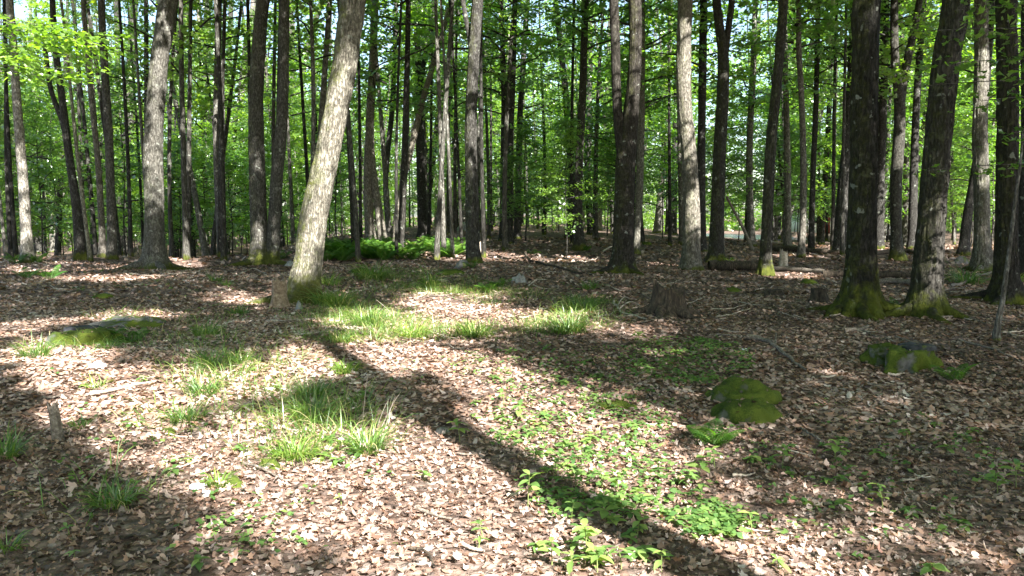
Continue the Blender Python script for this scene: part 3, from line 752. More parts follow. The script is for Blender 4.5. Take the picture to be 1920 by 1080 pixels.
LIT_BOUGHS = [(75, 62), (118, 70), (40, 100), (20, 124), (95, 92), (55, 45), (140, 84), (30, 60), (100, 48), (10, 90), (60, 118), (130, 130), (160, 62), (80, 80)]
for (px, py) in LIT_BOUGHS:
    c_ = on_plane(px, py, 17.0)
    P = c_ + rng.uniform(-.5, .5, (60, 3)) * np.array([1, 1, .4])
    splat(P, np.full(60, 1.0))
P = np.array([on_plane(x, y, 26.0) for x in range(880, 1020, 6) for y in range(320, 420, 6)] + [on_plane(x, y, 22.0) for x in range(1020, 1110, 6) for y in range(315, 400, 6)])
splat(P, np.full(len(P), .9))
TREE_INFO = []
for ti, t in enumerate(TREES):
    b = ground(t['pts'][0][0], t['pts'][0][1])
    Y = b[1]
    root = empty(t['name'], b)
    tag(root, t['label'], t['cat'], t['group'] or 'maple trunks of the wood')
    c = stem_ctrl(t['pts'], Y, b, t['H'] + random.uniform(-1, 1))
    c = np.vstack([[c[0, 0] - (c[1, 0] - c[0, 0]) * .3, c[0, 1], -.3, c[0, 3]], c])
    near = t['near']
    if near:
        me = trunk_mesh('trunk', c, M_BARK, 56, .045, t['flare'], .03 if Y < 16 else .024, ti, t['fh'])
    else:
        me = trunk_mesh('trunk', c, M_BARK, 14, .22, t['flare'] * 1.3, 0, ti, .2)
    o = obj('trunk', me, root)
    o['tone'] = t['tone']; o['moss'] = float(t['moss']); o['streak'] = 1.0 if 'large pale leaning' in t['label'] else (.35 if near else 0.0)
    for fk in t['forks']:
        fc = stem_ctrl(fk, Y, b, None)
        top = fc[-1]
        dirn = unit(fc[-1, :3] - fc[-2, :3])
        tall = fk[-1][1] <= 0
        for i in range(3 if tall else 1):
            fc = np.vstack([fc, [*(fc[-1, :3] + unit(dirn + np.array([0, 0, .4])) * (1.6 if tall else .3)), top[3] * (.75 - .25 * i)]])
        grounded = fk[0][1] > 440
        if grounded:
            fc = np.vstack([[fc[0, 0], fc[0, 1], -.3, fc[0, 3]], fc])
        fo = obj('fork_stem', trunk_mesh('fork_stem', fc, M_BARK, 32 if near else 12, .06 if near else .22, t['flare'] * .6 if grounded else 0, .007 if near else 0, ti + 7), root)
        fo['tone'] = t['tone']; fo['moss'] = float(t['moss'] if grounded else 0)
    rr = c[1, 3]
    for k in range(t['roots']):
        a = 2 * math.pi * (k + random.uniform(-.25, .25)) / t['roots'] - .6
        Ln = rr * random.uniform(2.6, 4.2)
        n = 9
        tt = np.linspace(0, 1, n)
        wig = .12 * np.sin(tt * 4 + k)
        rx = (rr * .75 + Ln * tt) * np.cos(a + wig); ry = (rr * .75 + Ln * tt) * np.sin(a + wig)
        gz = floor_z(b[0] + rx, b[1] + ry) - b[2]
        rad = rr * .34 * (1 - tt) ** .9 + .012
        pz = gz + (1 - tt) ** 2 * rr * .55 - rad * .45 * tt - tt ** 3 * .03
        v, f = tube(np.stack([rx, ry, pz], -1), rad, 10)
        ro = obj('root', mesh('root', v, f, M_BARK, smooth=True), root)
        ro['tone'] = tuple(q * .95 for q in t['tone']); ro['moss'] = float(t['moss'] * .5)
    tip = c[np.argmin(np.abs(c[:, 2] - 10))]
    TREE_INFO.append((root, b, tip, c, t))
    if Y < 34:
        yy = np.linspace(t['pts'][0][1], 0, 160)
        px = np.interp(-yy, [-p[1] for p in t['pts']], [p[0] for p in t['pts']])
        ww = np.interp(-yy, [-p[1] for p in t['pts']], [p[2] for p in t['pts']])
        for side in (-.35, 0, .35):
            P = np.array([on_plane(x + side * w, y, Y) for x, y, w in zip(px, yy, ww)])
            splat(P, np.full(len(P), .05))
    # the sun reaches these stretches of the bark
    for (ya, yb) in t['lit']:
        yy = np.linspace(ya, yb, 60)
        px = np.interp(-yy, [-p[1] for p in t['pts']], [p[0] for p in t['pts']])
        ww = np.interp(-yy, [-p[1] for p in t['pts']], [p[2] for p in t['pts']])
        for side in (-.3, 0, .3):
            P = np.array([on_plane(x + side * w, y, Y) for x, y, w in zip(px, yy, ww)])
            splat(P, np.full(len(P), .97))

# ------------------------------------------------------------------ trees behind the viewer: their crowns and one trunk shade the floor
p0, p1 = ground(1250, 1062), ground(770, 748)
hd = unit((p0 - p1)[:2])
BEHIND = []
bp_ = p0[:2] + hd * 5.5
BEHIND.append((bp_[0], bp_[1], .21, 'maple behind the viewer casting the long dark trunk shadow', 18))
g = np.random.default_rng(5)
tries = 0
while len(BEHIND) < 36 and tries < 9000:
    tries += 1
    x, y = g.uniform(-17, 27), g.uniform(-27, 9)
    if y > -1.2 and abs(x) < .72 * max(y, 0) + 2.2: continue
    if abs(x) < 1.6 and -2.5 < y: continue
    if any((x - q[0]) ** 2 + (y - q[1]) ** 2 < 4.2 ** 2 for q in BEHIND): continue
    hh = np.arange(.5, 17, .15)[:, None]
    gq = gap_at(np.array([[x, y, 0.0]]) + hh * np.array([[0, 0, 1.0]]))
    if (np.nan_to_num(gq, nan=0.0) > .6).sum() > 3: continue          # its trunk shadow would cross a sun fleck
    where = ('far ' if y < -14 else '') + 'behind the viewer' if y < -1 else 'just outside the picture'
    BEHIND.append((x, y, g.uniform(.15, .21), 'maple out of view, %s to the %s' % (where, 'left' if x < 0 else 'right'), 18))
CANOPY = []
for i, (x, y, r, lb, H) in enumerate(BEHIND):
    b = np.array([x, y, gnd(x, y)])
    root = empty('maple_tree', b)
    tag(root, lb, 'tree', 'maples standing out of view around the viewer')
    c = [[0, 0, -.3, r], [0, 0, 0, r]]
    for z in np.arange(2, H, 2.0):
        c.append([.12 * math.sin(z * .5 + i), .1 * math.cos(z * .4 + i), z, r * (1 - .75 * z / H)])
    o = obj('trunk', trunk_mesh('trunk', c, M_BARK, 14, .4, .5, 0, i), root)
    o['tone'] = (1, 1, 1); o['moss'] = .2
    CANOPY.append((root, b, np.array([0, 0, 10.0]), 7.5 if i == 0 else (6.6 if y > -7 else 5.2)))  # crown spread widened near the viewer so the unseen leaves shade more
for (root, b, tip, c, t) in TREE_INFO:
    if b[1] < 25.5:
        CANOPY.append((root, b, tip[:3], 7.5))

# leaf sprays fill the crowns until the floor below is shaded, save where the sun flecks are
cand, owner, head = [], [], []
for ci, (root, b, tip, R) in enumerate(CANOPY):
    g = np.random.default_rng(900 + ci)
    nc = 4000 if b[1] < 9 else 7500
    d3 = unit(g.normal(0, 1, (nc, 3))) * (g.uniform(.05, 1, (nc, 1)) ** .45)
    cand.append(b + np.array([tip[0], tip[1], 13.4 if b[1] < 9 else 14.6]) + d3 * np.array([R, R, 5.2 if b[1] < 9 else 6.6])); owner.append(np.full(nc, ci)); head.append(d3[:, :2])
cand, owner, head = np.concatenate(cand), np.concatenate(owner), np.concatenate(head)
g = np.random.default_rng(31)
od = g.permutation(len(cand)); cand, owner, head = cand[od], owner[od], head[od]
op = np.zeros(len(cand)); seen = np.zeros(len(cand), bool)
for (du, dv) in ((0, 0), (.3, 0), (-.3, 0), (0, .3), (0, -.3)):
    gq = gap_at(cand + E1 * du + E2 * dv)
    seen |= ~np.isnan(gq)
    op = np.maximum(op, np.nan_to_num(gq, nan=.15))
px, py, dep = pixel(cand)
hang = (dep > .5) & (py > -70) & (px > -90) & (px < 2010) & ~((dep > 17) & (py < 60 + 90 * g.uniform(0, 1, len(cand)) ** 2) & (g.uniform(0, 1, len(cand)) < .5))
ok = (g.uniform(0, 1, len(cand)) > np.clip(op * 1.1 - .03, 0, 1)) & ~hang
COV = np.zeros((300, 300))
cu = ((cand @ E1 + 50) / .4).astype(int).clip(1, 298); cv = ((cand @ E2 + 50) / .4).astype(int).clip(1, 298)
sel = []
for i in np.where(ok)[0]:
    u, v = cu[i], cv[i]
    if COV[u, v] < (7.0 if seen[i] else .3):
        COV[u - 1:u + 2, v - 1:v + 2] += ((.25, .5, .25), (.5, 1.0, .5), (.25, .5, .25))
        sel.append(i)
sel = np.array(sel)
for ci, (root, b, tip, R) in enumerate(CANOPY):
    g = np.random.default_rng(950 + ci)
    lim = Acc()
    nl = 11
    for k in range(nl):
        a = k * 2.4 + g.uniform(0, .6)
        z = 8.2 + 7.5 * k / nl
        p = limb_path(np.array([tip[0], tip[1], z]), np.array([math.cos(a), math.sin(a)]), R * g.uniform(.5, .8), .5, g)
        gq = np.nan_to_num(gap_at(p + b), nan=0.0)
        if gq.max() > .6 and b[1] < 8: continue
        v, f = tube(p, np.linspace(.05, .012, len(p)), 5, False)
        lim.add(v, f)
    mine = sel[owner[sel] == ci]
    if len(mine):
        lv = Acc()
        place_sprays(lv, cand[mine] - b, head[mine], SPRAYS_T, g=g)
        obj('crown', lv.build('crown', M_LEAF), root)['kind'] = 'stuff'
    if lim.n:
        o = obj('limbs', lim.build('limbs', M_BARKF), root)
        o['tone'] = (1, 1, 1); o['moss'] = 0.0; o['kind'] = 'stuff'
print('canopy sprays', len(sel), 'behind', len(BEHIND))

# shared crowns for the picked-out trees farther off
for i, (root, b, tip, c, t) in enumerate(TREE_INFO):
    if b[1] >= 25.5:
        lm, cr = CROWNS[i % 6]
        rz = random.uniform(0, 6.28); s = random.uniform(.85, 1.1)
        for nm, me in (('limbs', lm), ('crown', cr)):
            o = obj(nm, me, root, (tip[0], tip[1], 0), (0, 0, rz), s); o['kind'] = 'stuff'
            o['tone'] = (.9, .9, .9); o['moss'] = 0.0

# ------------------------------------------------------------------ the crowd of trees behind
def far_trunk(seed):
    g = np.random.default_rng(seed)
    r = g.uniform(.11, .17); H = 18.0
    a, k = g.uniform(0, 6.28), g.uniform(.0, .11)
    c = [[0, 0, -.4, r * 1.05], [0, 0, 0, r * 1.05]]
    bx, by = g.normal(0, .5), g.normal(0, .4)
    for z in np.arange(1.5, H + .1, 1.5):
        c.append([k * z * math.cos(a) + bx * math.sin(z / 6 + a) - bx * math.sin(a), k * z * math.sin(a) + by * math.cos(z / 5) - by, z, r * (1 - .8 * z / H)])
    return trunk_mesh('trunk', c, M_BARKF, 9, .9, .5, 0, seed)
FAR_TRUNKS = [far_trunk(700 + i) for i in range(24)]
spots = [(b[0], b[1]) for (_, b, _, _, _) in TREE_INFO]
def free(x, y, dmin):
    return all((x - a) ** 2 + (y - c) ** 2 > dmin * dmin for a, c in spots)
REFS = [(45, 'the pale far left trunk'), (150, 'the dark leaning left trunk'), (223, 'the close pair of left trunks'), (291, 'the stout grey maple'), (385, 'the bent pale-rooted trunk'), (440, 'the curved pale-footed trunk'),
        (500, 'the twin-stemmed maple'), (600, 'the large leaning maple'), (695, 'the crossing pale stems'), (765, 'the slender leaning trunk'), (885, 'the central trunk'), (956, 'the slim dark pair'),
        (1080, 'the crossing dark pair'), (1172, 'the forked dark maple'), (1294, 'the furrowed maple'), (1350, 'the split-topped dark maple'), (1442, 'the moss-footed trunk'), (1505, 'the slim trunk by the cabin'),
        (1616, 'the big dark maple'), (1686, 'the Y-shaped maple'), (1752, 'the striped maple'), (1842, 'the sunlit right maple'), (1892, 'the lichen-spotted right maple')]
USED_LABELS = {}
def crowd_label(x, y, look, what, cat):
    px = 960 + F * x / y
    rx, rn = min(REFS, key=lambda q: abs(q[0] - px))
    how = 'far' if y > 62 else ('middle-distance' if y > 42 else 'nearer')
    lb = '%s %s background %s seen %s %s' % (look, how, what, 'left of' if px < rx - 8 else ('right of' if px > rx + 8 else 'behind'), rn)
    return lb, cat
g = np.random.default_rng(42)
nback = 0
while nback < 265:
    y = 25.5 + 58 * g.uniform(0, 1) ** (.75 if nback < 150 else 1.6)
    x = (g.uniform(-.70, .70) if nback < 235 else g.uniform(-.66, .1)) * y
    if not free(x, y, 1.5 if nback < 150 else 1.0): continue
    if x / y < -.46 and y < 40 and nback < 150: continue
    if 54 < y < 86 and .215 < x / y < .345: continue          # water
    if 56 < y < 74 and .345 < x / y < .52 and g.uniform() < .75: continue   # clearing round the cabin
    spots.append((x, y))
    z = gnd(x, y)
    root = empty('maple_tree', (x, y, z))
    rz = g.uniform(0, 6.28); s = g.uniform(.75, 1.15) * (1 if nback < 150 else .62)
    tn = float(g.choice([.6, .75, 1.0, 1.5, 2.4]))
    tag(root, *crowd_label(x, y, 'pale' if tn > 1.2 else ('dark' if tn < .85 else 'grey'), 'trunk', 'tree'), 'background trees')
    o = obj('trunk', FAR_TRUNKS[nback % 24], root, (0, 0, 0), (0, 0, rz), (s, s, 1.05))
    o['tone'] = (tn, tn, tn * .97); o['moss'] = .2
    lm, cr = CROWNS[g.integers(0, 6)]
    if nback >= 150: nback += 1; obj('crown', cr, root, (0, 0, 5.5), (0, 0, rz), (.36, .36, .55))['kind'] = 'stuff'; continue
    rz2 = g.uniform(0, 6.28); s2 = g.uniform(.8, 1.12)
    for nm, me in (('limbs', lm), ('crown', cr)):
        q = obj(nm, me, root, (0, 0, 0), (0, 0, rz2), (s2, s2, s2 * g.uniform(.85, 1.1)))
        q['tone'] = (.9, .9, .9); q['moss'] = 0.0; q['kind'] = 'stuff'
    nback += 1

# young maples of the understorey
def young(x, y, s, label, group, under=0, stem_r=.028, rz=0.0, lift=0.0):
    z = gnd(x, y)
    root = empty('young_maple', (x, y, z))
    tag(root, label, 'sapling', group)
    c = [[0, 0, -.15, stem_r], [0, 0, 0, stem_r]] + [[.05 * math.sin(q * 1.3 + x), .05 * math.cos(q + y), q, stem_r * (1 - .1 * q)] for q in np.arange(.7, 6.5 * s, .7)]
    c[-1][3] = .006
    for r_ in c: r_[3] = max(r_[3], .006)
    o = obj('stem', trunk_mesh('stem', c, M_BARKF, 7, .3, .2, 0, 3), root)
    o['tone'] = (1, 1, 1); o['moss'] = 0.0
    lm, cr = UNDER[under % len(UNDER)]
    for nm, me in (('twigs', lm), ('crown', cr)):
        q = obj(nm, me, root, (0, 0, lift), (0, 0, rz), s)
        q['tone'] = (.9, .9, .9); q['moss'] = 0.0; q['kind'] = 'stuff'
    return root
b = ground(962, 462); young(b[0], b[1] + .5, .62, 'bright green young maple with layered leaves right of the central trunk', None, 0, .02, 1.0)
b = ground(1062, 490); young(b[0], b[1], .60, 'whip-thin pale sapling with two flat leaf layers right of centre', None, 3, .014, 2.2)
nun = 0
while nun < 225:
    y = 30 + 54 * g.uniform(0, 1) ** .8
    x = g.uniform(-.68, .68) * y
    if not free(x, y, 1.0): continue
    if 50 < y < 85 and .2 < x / y < .345: continue
    if y < 34 and -.1 < x / y < .3: continue
    spots.append((x, y))
    young(x, y, g.uniform(.7, 1.25), crowd_label(x, y, 'leafy', 'young maple', 'sapling')[0], 'understorey maples', nun, .035, g.uniform(0, 6.28), 0.0)
    nun += 1

# the wood that closes the view behind everything
g = np.random.default_rng(77)
acc = Acc()
n = 6500
yy = g.uniform(84, 118, n); xx = g.uniform(-.78, .78, n) * yy; zz = 24 * g.uniform(0, 1, n) ** 1.5
hole = ((xx / yy > .345) & (xx / yy < .54) & (yy < 86) & (zz < 4))
keep = (~hole) & (fbm(xx / 5, yy / 5, zz / 4, 2) > -.30)
C = np.stack([xx, yy, hgt(xx, yy) + zz + .2], -1)[keep]
BIG = [spray_template(400 + i, 22, .42, 1.7, 1.5) for i in range(5)]
place_sprays(acc, C, g.normal(0, 1, (len(C), 2)), BIG, g=g)
n = 2300
yy = g.uniform(60, 92, n); xx = g.uniform(-.78, .78, n) * yy; zz = 3.6 * g.uniform(0, 1, n) ** 1.4
keep = ~((xx / yy > .20) & (xx / yy < .47) & (yy < 84)) & (fbm(xx / 4, yy / 4, 0.0, 2) > -.25)
C = np.stack([xx, yy, hgt(xx, yy) + zz + .1], -1)[keep]
place_sprays(acc, C, g.normal(0, 1, (len(C), 2)), SPRAYS_F, scale=1.3, g=g)
wood = obj('distant_wood', acc.build('distant_wood', M_LEAF))
tag(wood, 'far green wood closing the view behind the trunks', kind='stuff')

# ------------------------------------------------------------------ fallen leaves
def maple_outline(g):
    """lobed leaf in the xy plane, unit radius, tip along +x; centre vertex first"""
    ang = np.radians([0, 24, 46, 70, 96, 118, 150, 180, 210, 242, 264, 290, 314, 336])
    rad = np.array([.98, .66, .90, .62, .76, .55, .5, .3, .5, .55, .76, .62, .90, .66]) * g.uniform(.6, 1.25, 14)
    return np.vstack([[0, 0], np.stack([rad * np.cos(ang) + .05, rad * np.sin(ang)], -1)])

def curl(xy, g, amp=.35):
    a = g.uniform(0, 6.28)
    u = xy[:, 0] * math.cos(a) + xy[:, 1] * math.sin(a); v = -xy[:, 0] * math.sin(a) + xy[:, 1] * math.cos(a)
    return amp * g.uniform(.3, 1.2) * u ** 2 + amp * .5 * g.normal() * u * v + g.normal(0, .06, len(xy)) + amp * .4 * g.normal() * v ** 2

g = np.random.default_rng(60)
FAN = np.array([[0, i, i % 14 + 1] for i in range(1, 15)])
LOBED = []
for k in range(22):
    xy = maple_outline(g)
    LOBED.append(np.column_stack([xy * np.array([1, g.uniform(.32, 1)]), curl(xy, g, .6)]))
def six_leaf(g):
    xy = np.array([[-1, 0], [-.3, .62], [.45, .5], [1, 0], [.4, -.52], [-.35, -.6]]) * g.uniform(.8, 1.2, (6, 2))
    return np.column_stack([xy, curl(xy, g, .4)])
SIX = [six_leaf(g) for _ in range(12)]
SIXF = np.array([[0, 1, 2, 3], [0, 3, 4, 5]])

def rand_rot(n, g, tilt):
    nz = unit(np.column_stack([g.normal(0, tilt, n), g.normal(0, tilt, n), np.ones(n)]))
    a = g.uniform(0, 6.28, n)
    tx = np.column_stack([np.cos(a), np.sin(a), np.zeros(n)])
    tx = unit(tx - nz * (tx * nz).sum(1)[:, None])
    ty = np.cross(nz, tx)
    return np.stack([tx, ty, nz], -1)          # columns

def scatter_leaves(acc, P, shapes, faces, size, tilt, g):
    n = len(P)
    R = rand_rot(n, g, tilt)
    k = g.integers(0, len(shapes), n)
    sh = np.array(shapes)[k]
    v = np.einsum('nij,nmj->nmi', R, sh) * size[:, None, None] + P[:, None]
    m = sh.shape[1]
    f = (faces[None] + (np.arange(n) * m)[:, None, None]).reshape(-1, faces.shape[1])
    patch = .26 * fbm(P[:, 0] * .6, P[:, 1] * .6, 4.0, 3) - .15 * smooth01(.8, 3.5, P[:, 0])  # random leaf tones; damp leaves and deeper shade on the right put into colour
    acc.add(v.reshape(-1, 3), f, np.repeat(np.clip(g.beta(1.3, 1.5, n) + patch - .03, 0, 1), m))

def wedge(n, y0, y1, g, margin=.6):
    y = np.sqrt(g.uniform(y0 ** 2, y1 ** 2, n))
    x = g.uniform(-1, 1, n) * (y * .655 + margin)
    return x, y
acc = Acc()
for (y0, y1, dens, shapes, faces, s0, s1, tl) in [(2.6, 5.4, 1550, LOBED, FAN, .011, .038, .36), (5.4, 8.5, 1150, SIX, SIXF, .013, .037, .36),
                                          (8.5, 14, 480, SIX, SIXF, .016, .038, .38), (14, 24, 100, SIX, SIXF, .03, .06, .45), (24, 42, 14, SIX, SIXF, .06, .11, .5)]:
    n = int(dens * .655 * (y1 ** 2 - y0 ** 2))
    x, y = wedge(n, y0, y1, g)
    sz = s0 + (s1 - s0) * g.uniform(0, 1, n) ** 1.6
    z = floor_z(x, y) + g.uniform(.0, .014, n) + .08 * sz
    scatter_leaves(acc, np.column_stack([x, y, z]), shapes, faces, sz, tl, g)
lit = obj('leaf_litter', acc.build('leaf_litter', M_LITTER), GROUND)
lit['kind'] = 'stuff'
lit['label'] = 'brown and grey dead maple leaves covering the forest floor'
leaf_meshes = []
for k in range(10):
    leaf_meshes.append(mesh('fallen_leaf', LOBED[k], FAN, M_LITTER, np.full(15, [.3, .42, .6, .66, .5, .84, .35, .5, .75, .22][k])))
x, y = wedge(300, 2.9, 5.6, g, .1)
R = rand_rot(300, g, .35)
for i in range(300):
    s_ = g.uniform(.026, .04)
    o = obj('fallen_leaf', leaf_meshes[i % 10], GROUND)
    o.matrix_world = Matrix.Translation((x[i], y[i], gnd(x[i], y[i]) + .034)) @ Matrix(R[i].tolist()).to_4x4() @ Matrix.Scale(s_, 4)

# ------------------------------------------------------------------ stones
import bmesh
def ico(sub):
    bm = bmesh.new()
    bmesh.ops.create_icosphere(bm, subdivisions=sub, radius=1)
    bm.verts.ensure_lookup_table()
    v = np.array([q.co[:] for q in bm.verts]); f = np.array([[w.index for w in p.verts] for p in bm.faces])
    bm.free()
    return v, f
ICO4, ICO3 = ico(5), ico(3)
def px_m(P):
    return float(pixel(P)[2]) / F

def rock(name, label, px, py, w, h, mat, seed=0, deep=.8, rough=.22, flat=None, rz=0.0, cat='rock', group=None, sub=ICO4, skew=0.0, zoff=0.0):
    """px, py: middle of the foot; w, h in pixels"""
    b = ground(px, py)
    k = px_m(b)
    hw, hh = w * k / 2, h * k
    v, f = sub
    d = 1 + rough * fbm(v[:, 0] * 1.3 + seed, v[:, 1] * 1.3, v[:, 2] * 1.3 + seed, 3) + rough * .35 * fbm(v[:, 0] * 5 + seed, v[:, 1] * 5, v[:, 2] * 5, 2)
    q = v * d[:, None]
    if flat: q[:, 2] = np.minimum(q[:, 2], flat + .06 * fbm(q[:, 0] * 3 + seed, q[:, 1] * 3, 0.0, 2))
    top = q[:, 2].max()
    sink = .38 * top
    q = (q - np.array([0, 0, sink])) * np.array([hw * 1.08, hw * deep * 1.08, hh / (top - sink)])
    q[:, 0] += skew * q[:, 2]
    q[:, 2] = np.maximum(q[:, 2], -.35 * hh)
    o = obj(name, mesh(name, q, f, mat, smooth=True), None, (b[0], b[1] + hw * deep * .6, gnd(b[0], b[1] + hw * deep * .6) - .02 + zoff), (0, 0, rz))
    tag(o, label, cat, group)
    if w > 90:                                    # leaves caught on the stone
        gg = np.random.default_rng(seed + 500)
        up = np.where(q[:, 2] > .45 * hh)[0]
        cc = q[gg.choice(up, 14)] + np.array([0, 0, .008])
        la = Acc(); scatter_leaves(la, cc, LOBED, FAN, gg.uniform(.016, .034, 14), .5, gg)
        obj('caught_leaves', la.build('caught_leaves', M_LITTER), o)['kind'] = 'stuff'
    return o
rock('mossy_boulder', 'bright mossy boulder in front of the pair on the right floor', 1412, 790, 150, 46, M_MOSSY, 3, .75, .16)
rock('mossy_boulder', 'mossy boulder with a bare grey edge behind the front one', 1400, 758, 138, 48, M_MOSSY, 9, .7, .2)
rock('mossy_stone', 'low flat mossy stone among seedlings right of the long shadow', 1148, 768, 96, 22, M_MOSSY, 5, .6)
rock('mossy_ledge', 'pale sunlit mossy rock hump on the left floor', 240, 614, 150, 22, M_HALFMOSS, 12, .6, .3)
rock('flat_rock', 'low green mossy mound carrying a dark slab on the left floor', 155, 646, 140, 32, M_MOSSY, 14, .6, .3, .8)
rock('flat_stone', 'small dark slate slab on the mossy left mound', 150, 640, 60, 7, M_DARKSLAB, 15, .6, .25, .6, zoff=.15)
rock('pale_rock', 'pale angular grey rock right of the central trunk', 977, 531, 32, 20, M_STONE, 21, .8, .35)
rock('grey_rock', 'small round grey rock between the twin maple and the leaning maple', 541, 500, 24, 13, M_STONE, 22, .8, .2, sub=ICO3)
rock('grey_rock', 'dark grey rock leaning against the foot of the central trunk', 868, 502, 34, 17, M_HALFMOSS, 23, .8, .2, sub=ICO3)
rock('mossy_stone', 'yellow-green mossy stone left of the central trunk foot', 845, 515, 60, 12, M_MOSSY, 24, .5, .2, sub=ICO3)
rock('mossy_stone', 'low dark mossy stone in front of the fern patch', 675, 513, 56, 12, M_MOSSY, 25, .5, .2, sub=ICO3)
rock('pale_boulder', 'far pale boulder behind the ferns left of the central trunk', 868, 432, 24, 16, M_STONE, 26, .8, .2, sub=ICO3)
rock('far_rock', 'flat grey rock by the lit maple near the right edge', 1802, 494, 36, 14, M_HALFMOSS, 27, .7, .3, sub=ICO3)
rock('mossy_stone', 'small mossy stone lying on the open left leaf floor', 190, 560, 44, 10, M_MOSSY, 28, .6, .2, sub=ICO3)
rock('mossy_stone', 'small moss cushion below the left grass tufts', 316, 812, 36, 17, M_MOSSY, 29, .7, .2, sub=ICO3)
rock('mossy_stone', 'pointed mossy stone under the large sunlit grass tuft', 505, 884, 46, 26, M_MOSSY, 30, .5, .3, sub=ICO3)
rock('mossy_stone', 'small round moss cushion beside the white scrap', 434, 916, 40, 26, M_MOSSY, 31, .8, .2, sub=ICO3)
rock('mossy_stone', 'small moss cushion on the right leaf floor', 1518, 952, 30, 16, M_MOSSY, 32, .8, .2, sub=ICO3)
rock('grey_stone', 'small grey stone lying in the long trunk shadow', 828, 812, 34, 18, M_HALFMOSS, 33, .8, .2, sub=ICO3)
rock('grey_stone', 'small pale stone set against the foot of the leaning maple', 560, 584, 16, 22, M_STONE, 34, .6, .25, sub=ICO3)
rock('mossy_stone', 'low mossy stone left of the broken dark stump', 1178, 590, 34, 8, M_MOSSY, 35, .6, .2, sub=ICO3)
rock('mossy_stone', 'green mossy hump beyond the broken dark stump', 1375, 548, 40, 12, M_MOSSY, 36, .6, .2, sub=ICO3)
rock('mossy_stone', 'mossy hump beside the lit log on the right', 1518, 532, 44, 12, M_MOSSY, 37, .6, .2, sub=ICO3)
rock('yellow_stone', 'yellow mossy stone behind the forked dark maple', 1213, 460, 20, 8, M_MOSSY, 38, .6, .2, sub=ICO3)
rock('mossy_stone', 'mossy flat stone in ferns at the far left', 60, 516, 90, 10, M_MOSSY, 39, .5, .2, sub=ICO3)
rock('mossy_stone', 'small mossy stone in the sunny leaves at the bottom', 745, 1022, 34, 10, M_MOSSY, 40, .6, .2, sub=ICO3)

# ------------------------------------------------------------------ stumps
def stump(label, px, py, wt, wb, h, mat, seed, jag=.1, moss=True, topmat=None, lean=(0, 0), roots=0, name='tree_stump'):
    b = ground(px, py)
    k = px_m(b)
    ns, nr = 40, 16
    rt, rb, hh = wt * k / 2, wb * k / 2, h * k
    root = empty(name, (b[0], b[1] + rb * .5, gnd(b[0], b[1] + rb * .5)))
    tag(root, label, 'stump')
    th = np.arange(ns) * 2 * math.pi / ns
    zz = np.linspace(-.08, 1, nr)
    hr = hh * (1 + jag * fbm(np.cos(th) * 1.6 + seed, np.sin(th) * 1.6, 0.0, 3) + jag * .35 * noise3(np.cos(th) * 7 + seed, np.sin(th) * 7, 0.0))
    R = (rt + (rb - rt) * np.exp(-np.clip(zz, 0, 1) * 3.2))[:, None] * (1 + .10 * np.cos(5 * th + seed)[None] * (1.2 - zz)[:, None] + .08 * noise3(np.cos(th)[None] * 3 + seed, np.sin(th)[None] * 3, zz[:, None] * 3)
         + .05 * noise3(np.cos(th)[None] * 9 + seed, np.sin(th)[None] * 9, zz[:, None] * 2))
    X = R * np.cos(th)[None] + lean[0] * zz[:, None] * hh; Y = R * np.sin(th)[None] + lean[1] * zz[:, None] * hh; Z = zz[:, None] * hr[None]
    v = np.stack([X, Y, Z], -1).reshape(-1, 3)
    i = np.arange(nr * ns).reshape(nr, ns); j = np.roll(i, -1, 1)
    q = np.stack([i[:-1], j[:-1], j[1:], i[1:]], -1).reshape(-1, 4)
    o = obj('bark', mesh('bark', v, q, mat, smooth=True), root); o['tone'] = (.8, .8, .75); o['moss'] = .1 if moss else 0.0
    tv = [[lean[0] * hh, lean[1] * hh, hh * .9]]
    for s_ in (.5, .985):
        for a in range(ns):
            tv.append([X[-1, a] * s_ + (1 - s_) * lean[0] * hh, Y[-1, a] * s_ + (1 - s_) * lean[1] * hh, Z[-1, a] * (1 if s_ > .9 else .5) + (0 if s_ > .9 else .46 * hh) + (.03 * hh * math.sin(a * 2.3 + seed) if s_ < .9 else -.004)])
    tf = [[0, 1 + a, 1 + (a + 1) % ns] for a in range(ns)]
    tq = [[1 + a, 1 + ns + a, 1 + ns + (a + 1) % ns, 1 + (a + 1) % ns] for a in range(ns)]
    obj('cut_top', mesh('cut_top', tv, [np.array(tf), np.array(tq)], topmat or M_CUTWOOD), root)
    for q_ in range(roots):
        a = 2 * math.pi * q_ / roots + seed
        t = np.linspace(0, 1, 8)
        rx, ry = (rb * .7 + rb * 1.3 * t) * np.cos(a + .3 * t), (rb * .7 + rb * 1.3 * t) * np.sin(a + .3 * t)
        rr = rb * .22 * (1 - t) + .008
        gz = floor_z(root.location[0] + rx, root.location[1] + ry) - root.location[2]
        vv, ff = tube(np.stack([rx, ry, gz + rb * .25 * (1 - t) ** 2 - rr * .3 * t], -1), rr, 8)
        obj('root', mesh('root', vv, ff, mat, smooth=True), root)
    return root
stump('broken dark rotting stump with a ragged rim right of centre', 1257, 593, 54, 88, 46, M_ROTWOOD, 2, .5, roots=6, topmat=M_ROTWOOD)
stump('small pale brown cut stump against the leaning maple', 522, 577, 25, 36, 50, M_CUTWOOD, 4, .10, roots=4)
stump('small dark stump left of the big dark right-hand maple', 1539, 568, 28, 38, 26, M_ROTWOOD, 6, .12, topmat=M_ROTWOOD)
stump('slim pale snag stump right of the moss-footed trunk', 1470, 503, 14, 18, 30, M_PALEWOOD, 7, .2)
stump('short pale stump right of the central trunk', 897, 474, 9, 11, 20, M_PALEWOOD, 9, .1)
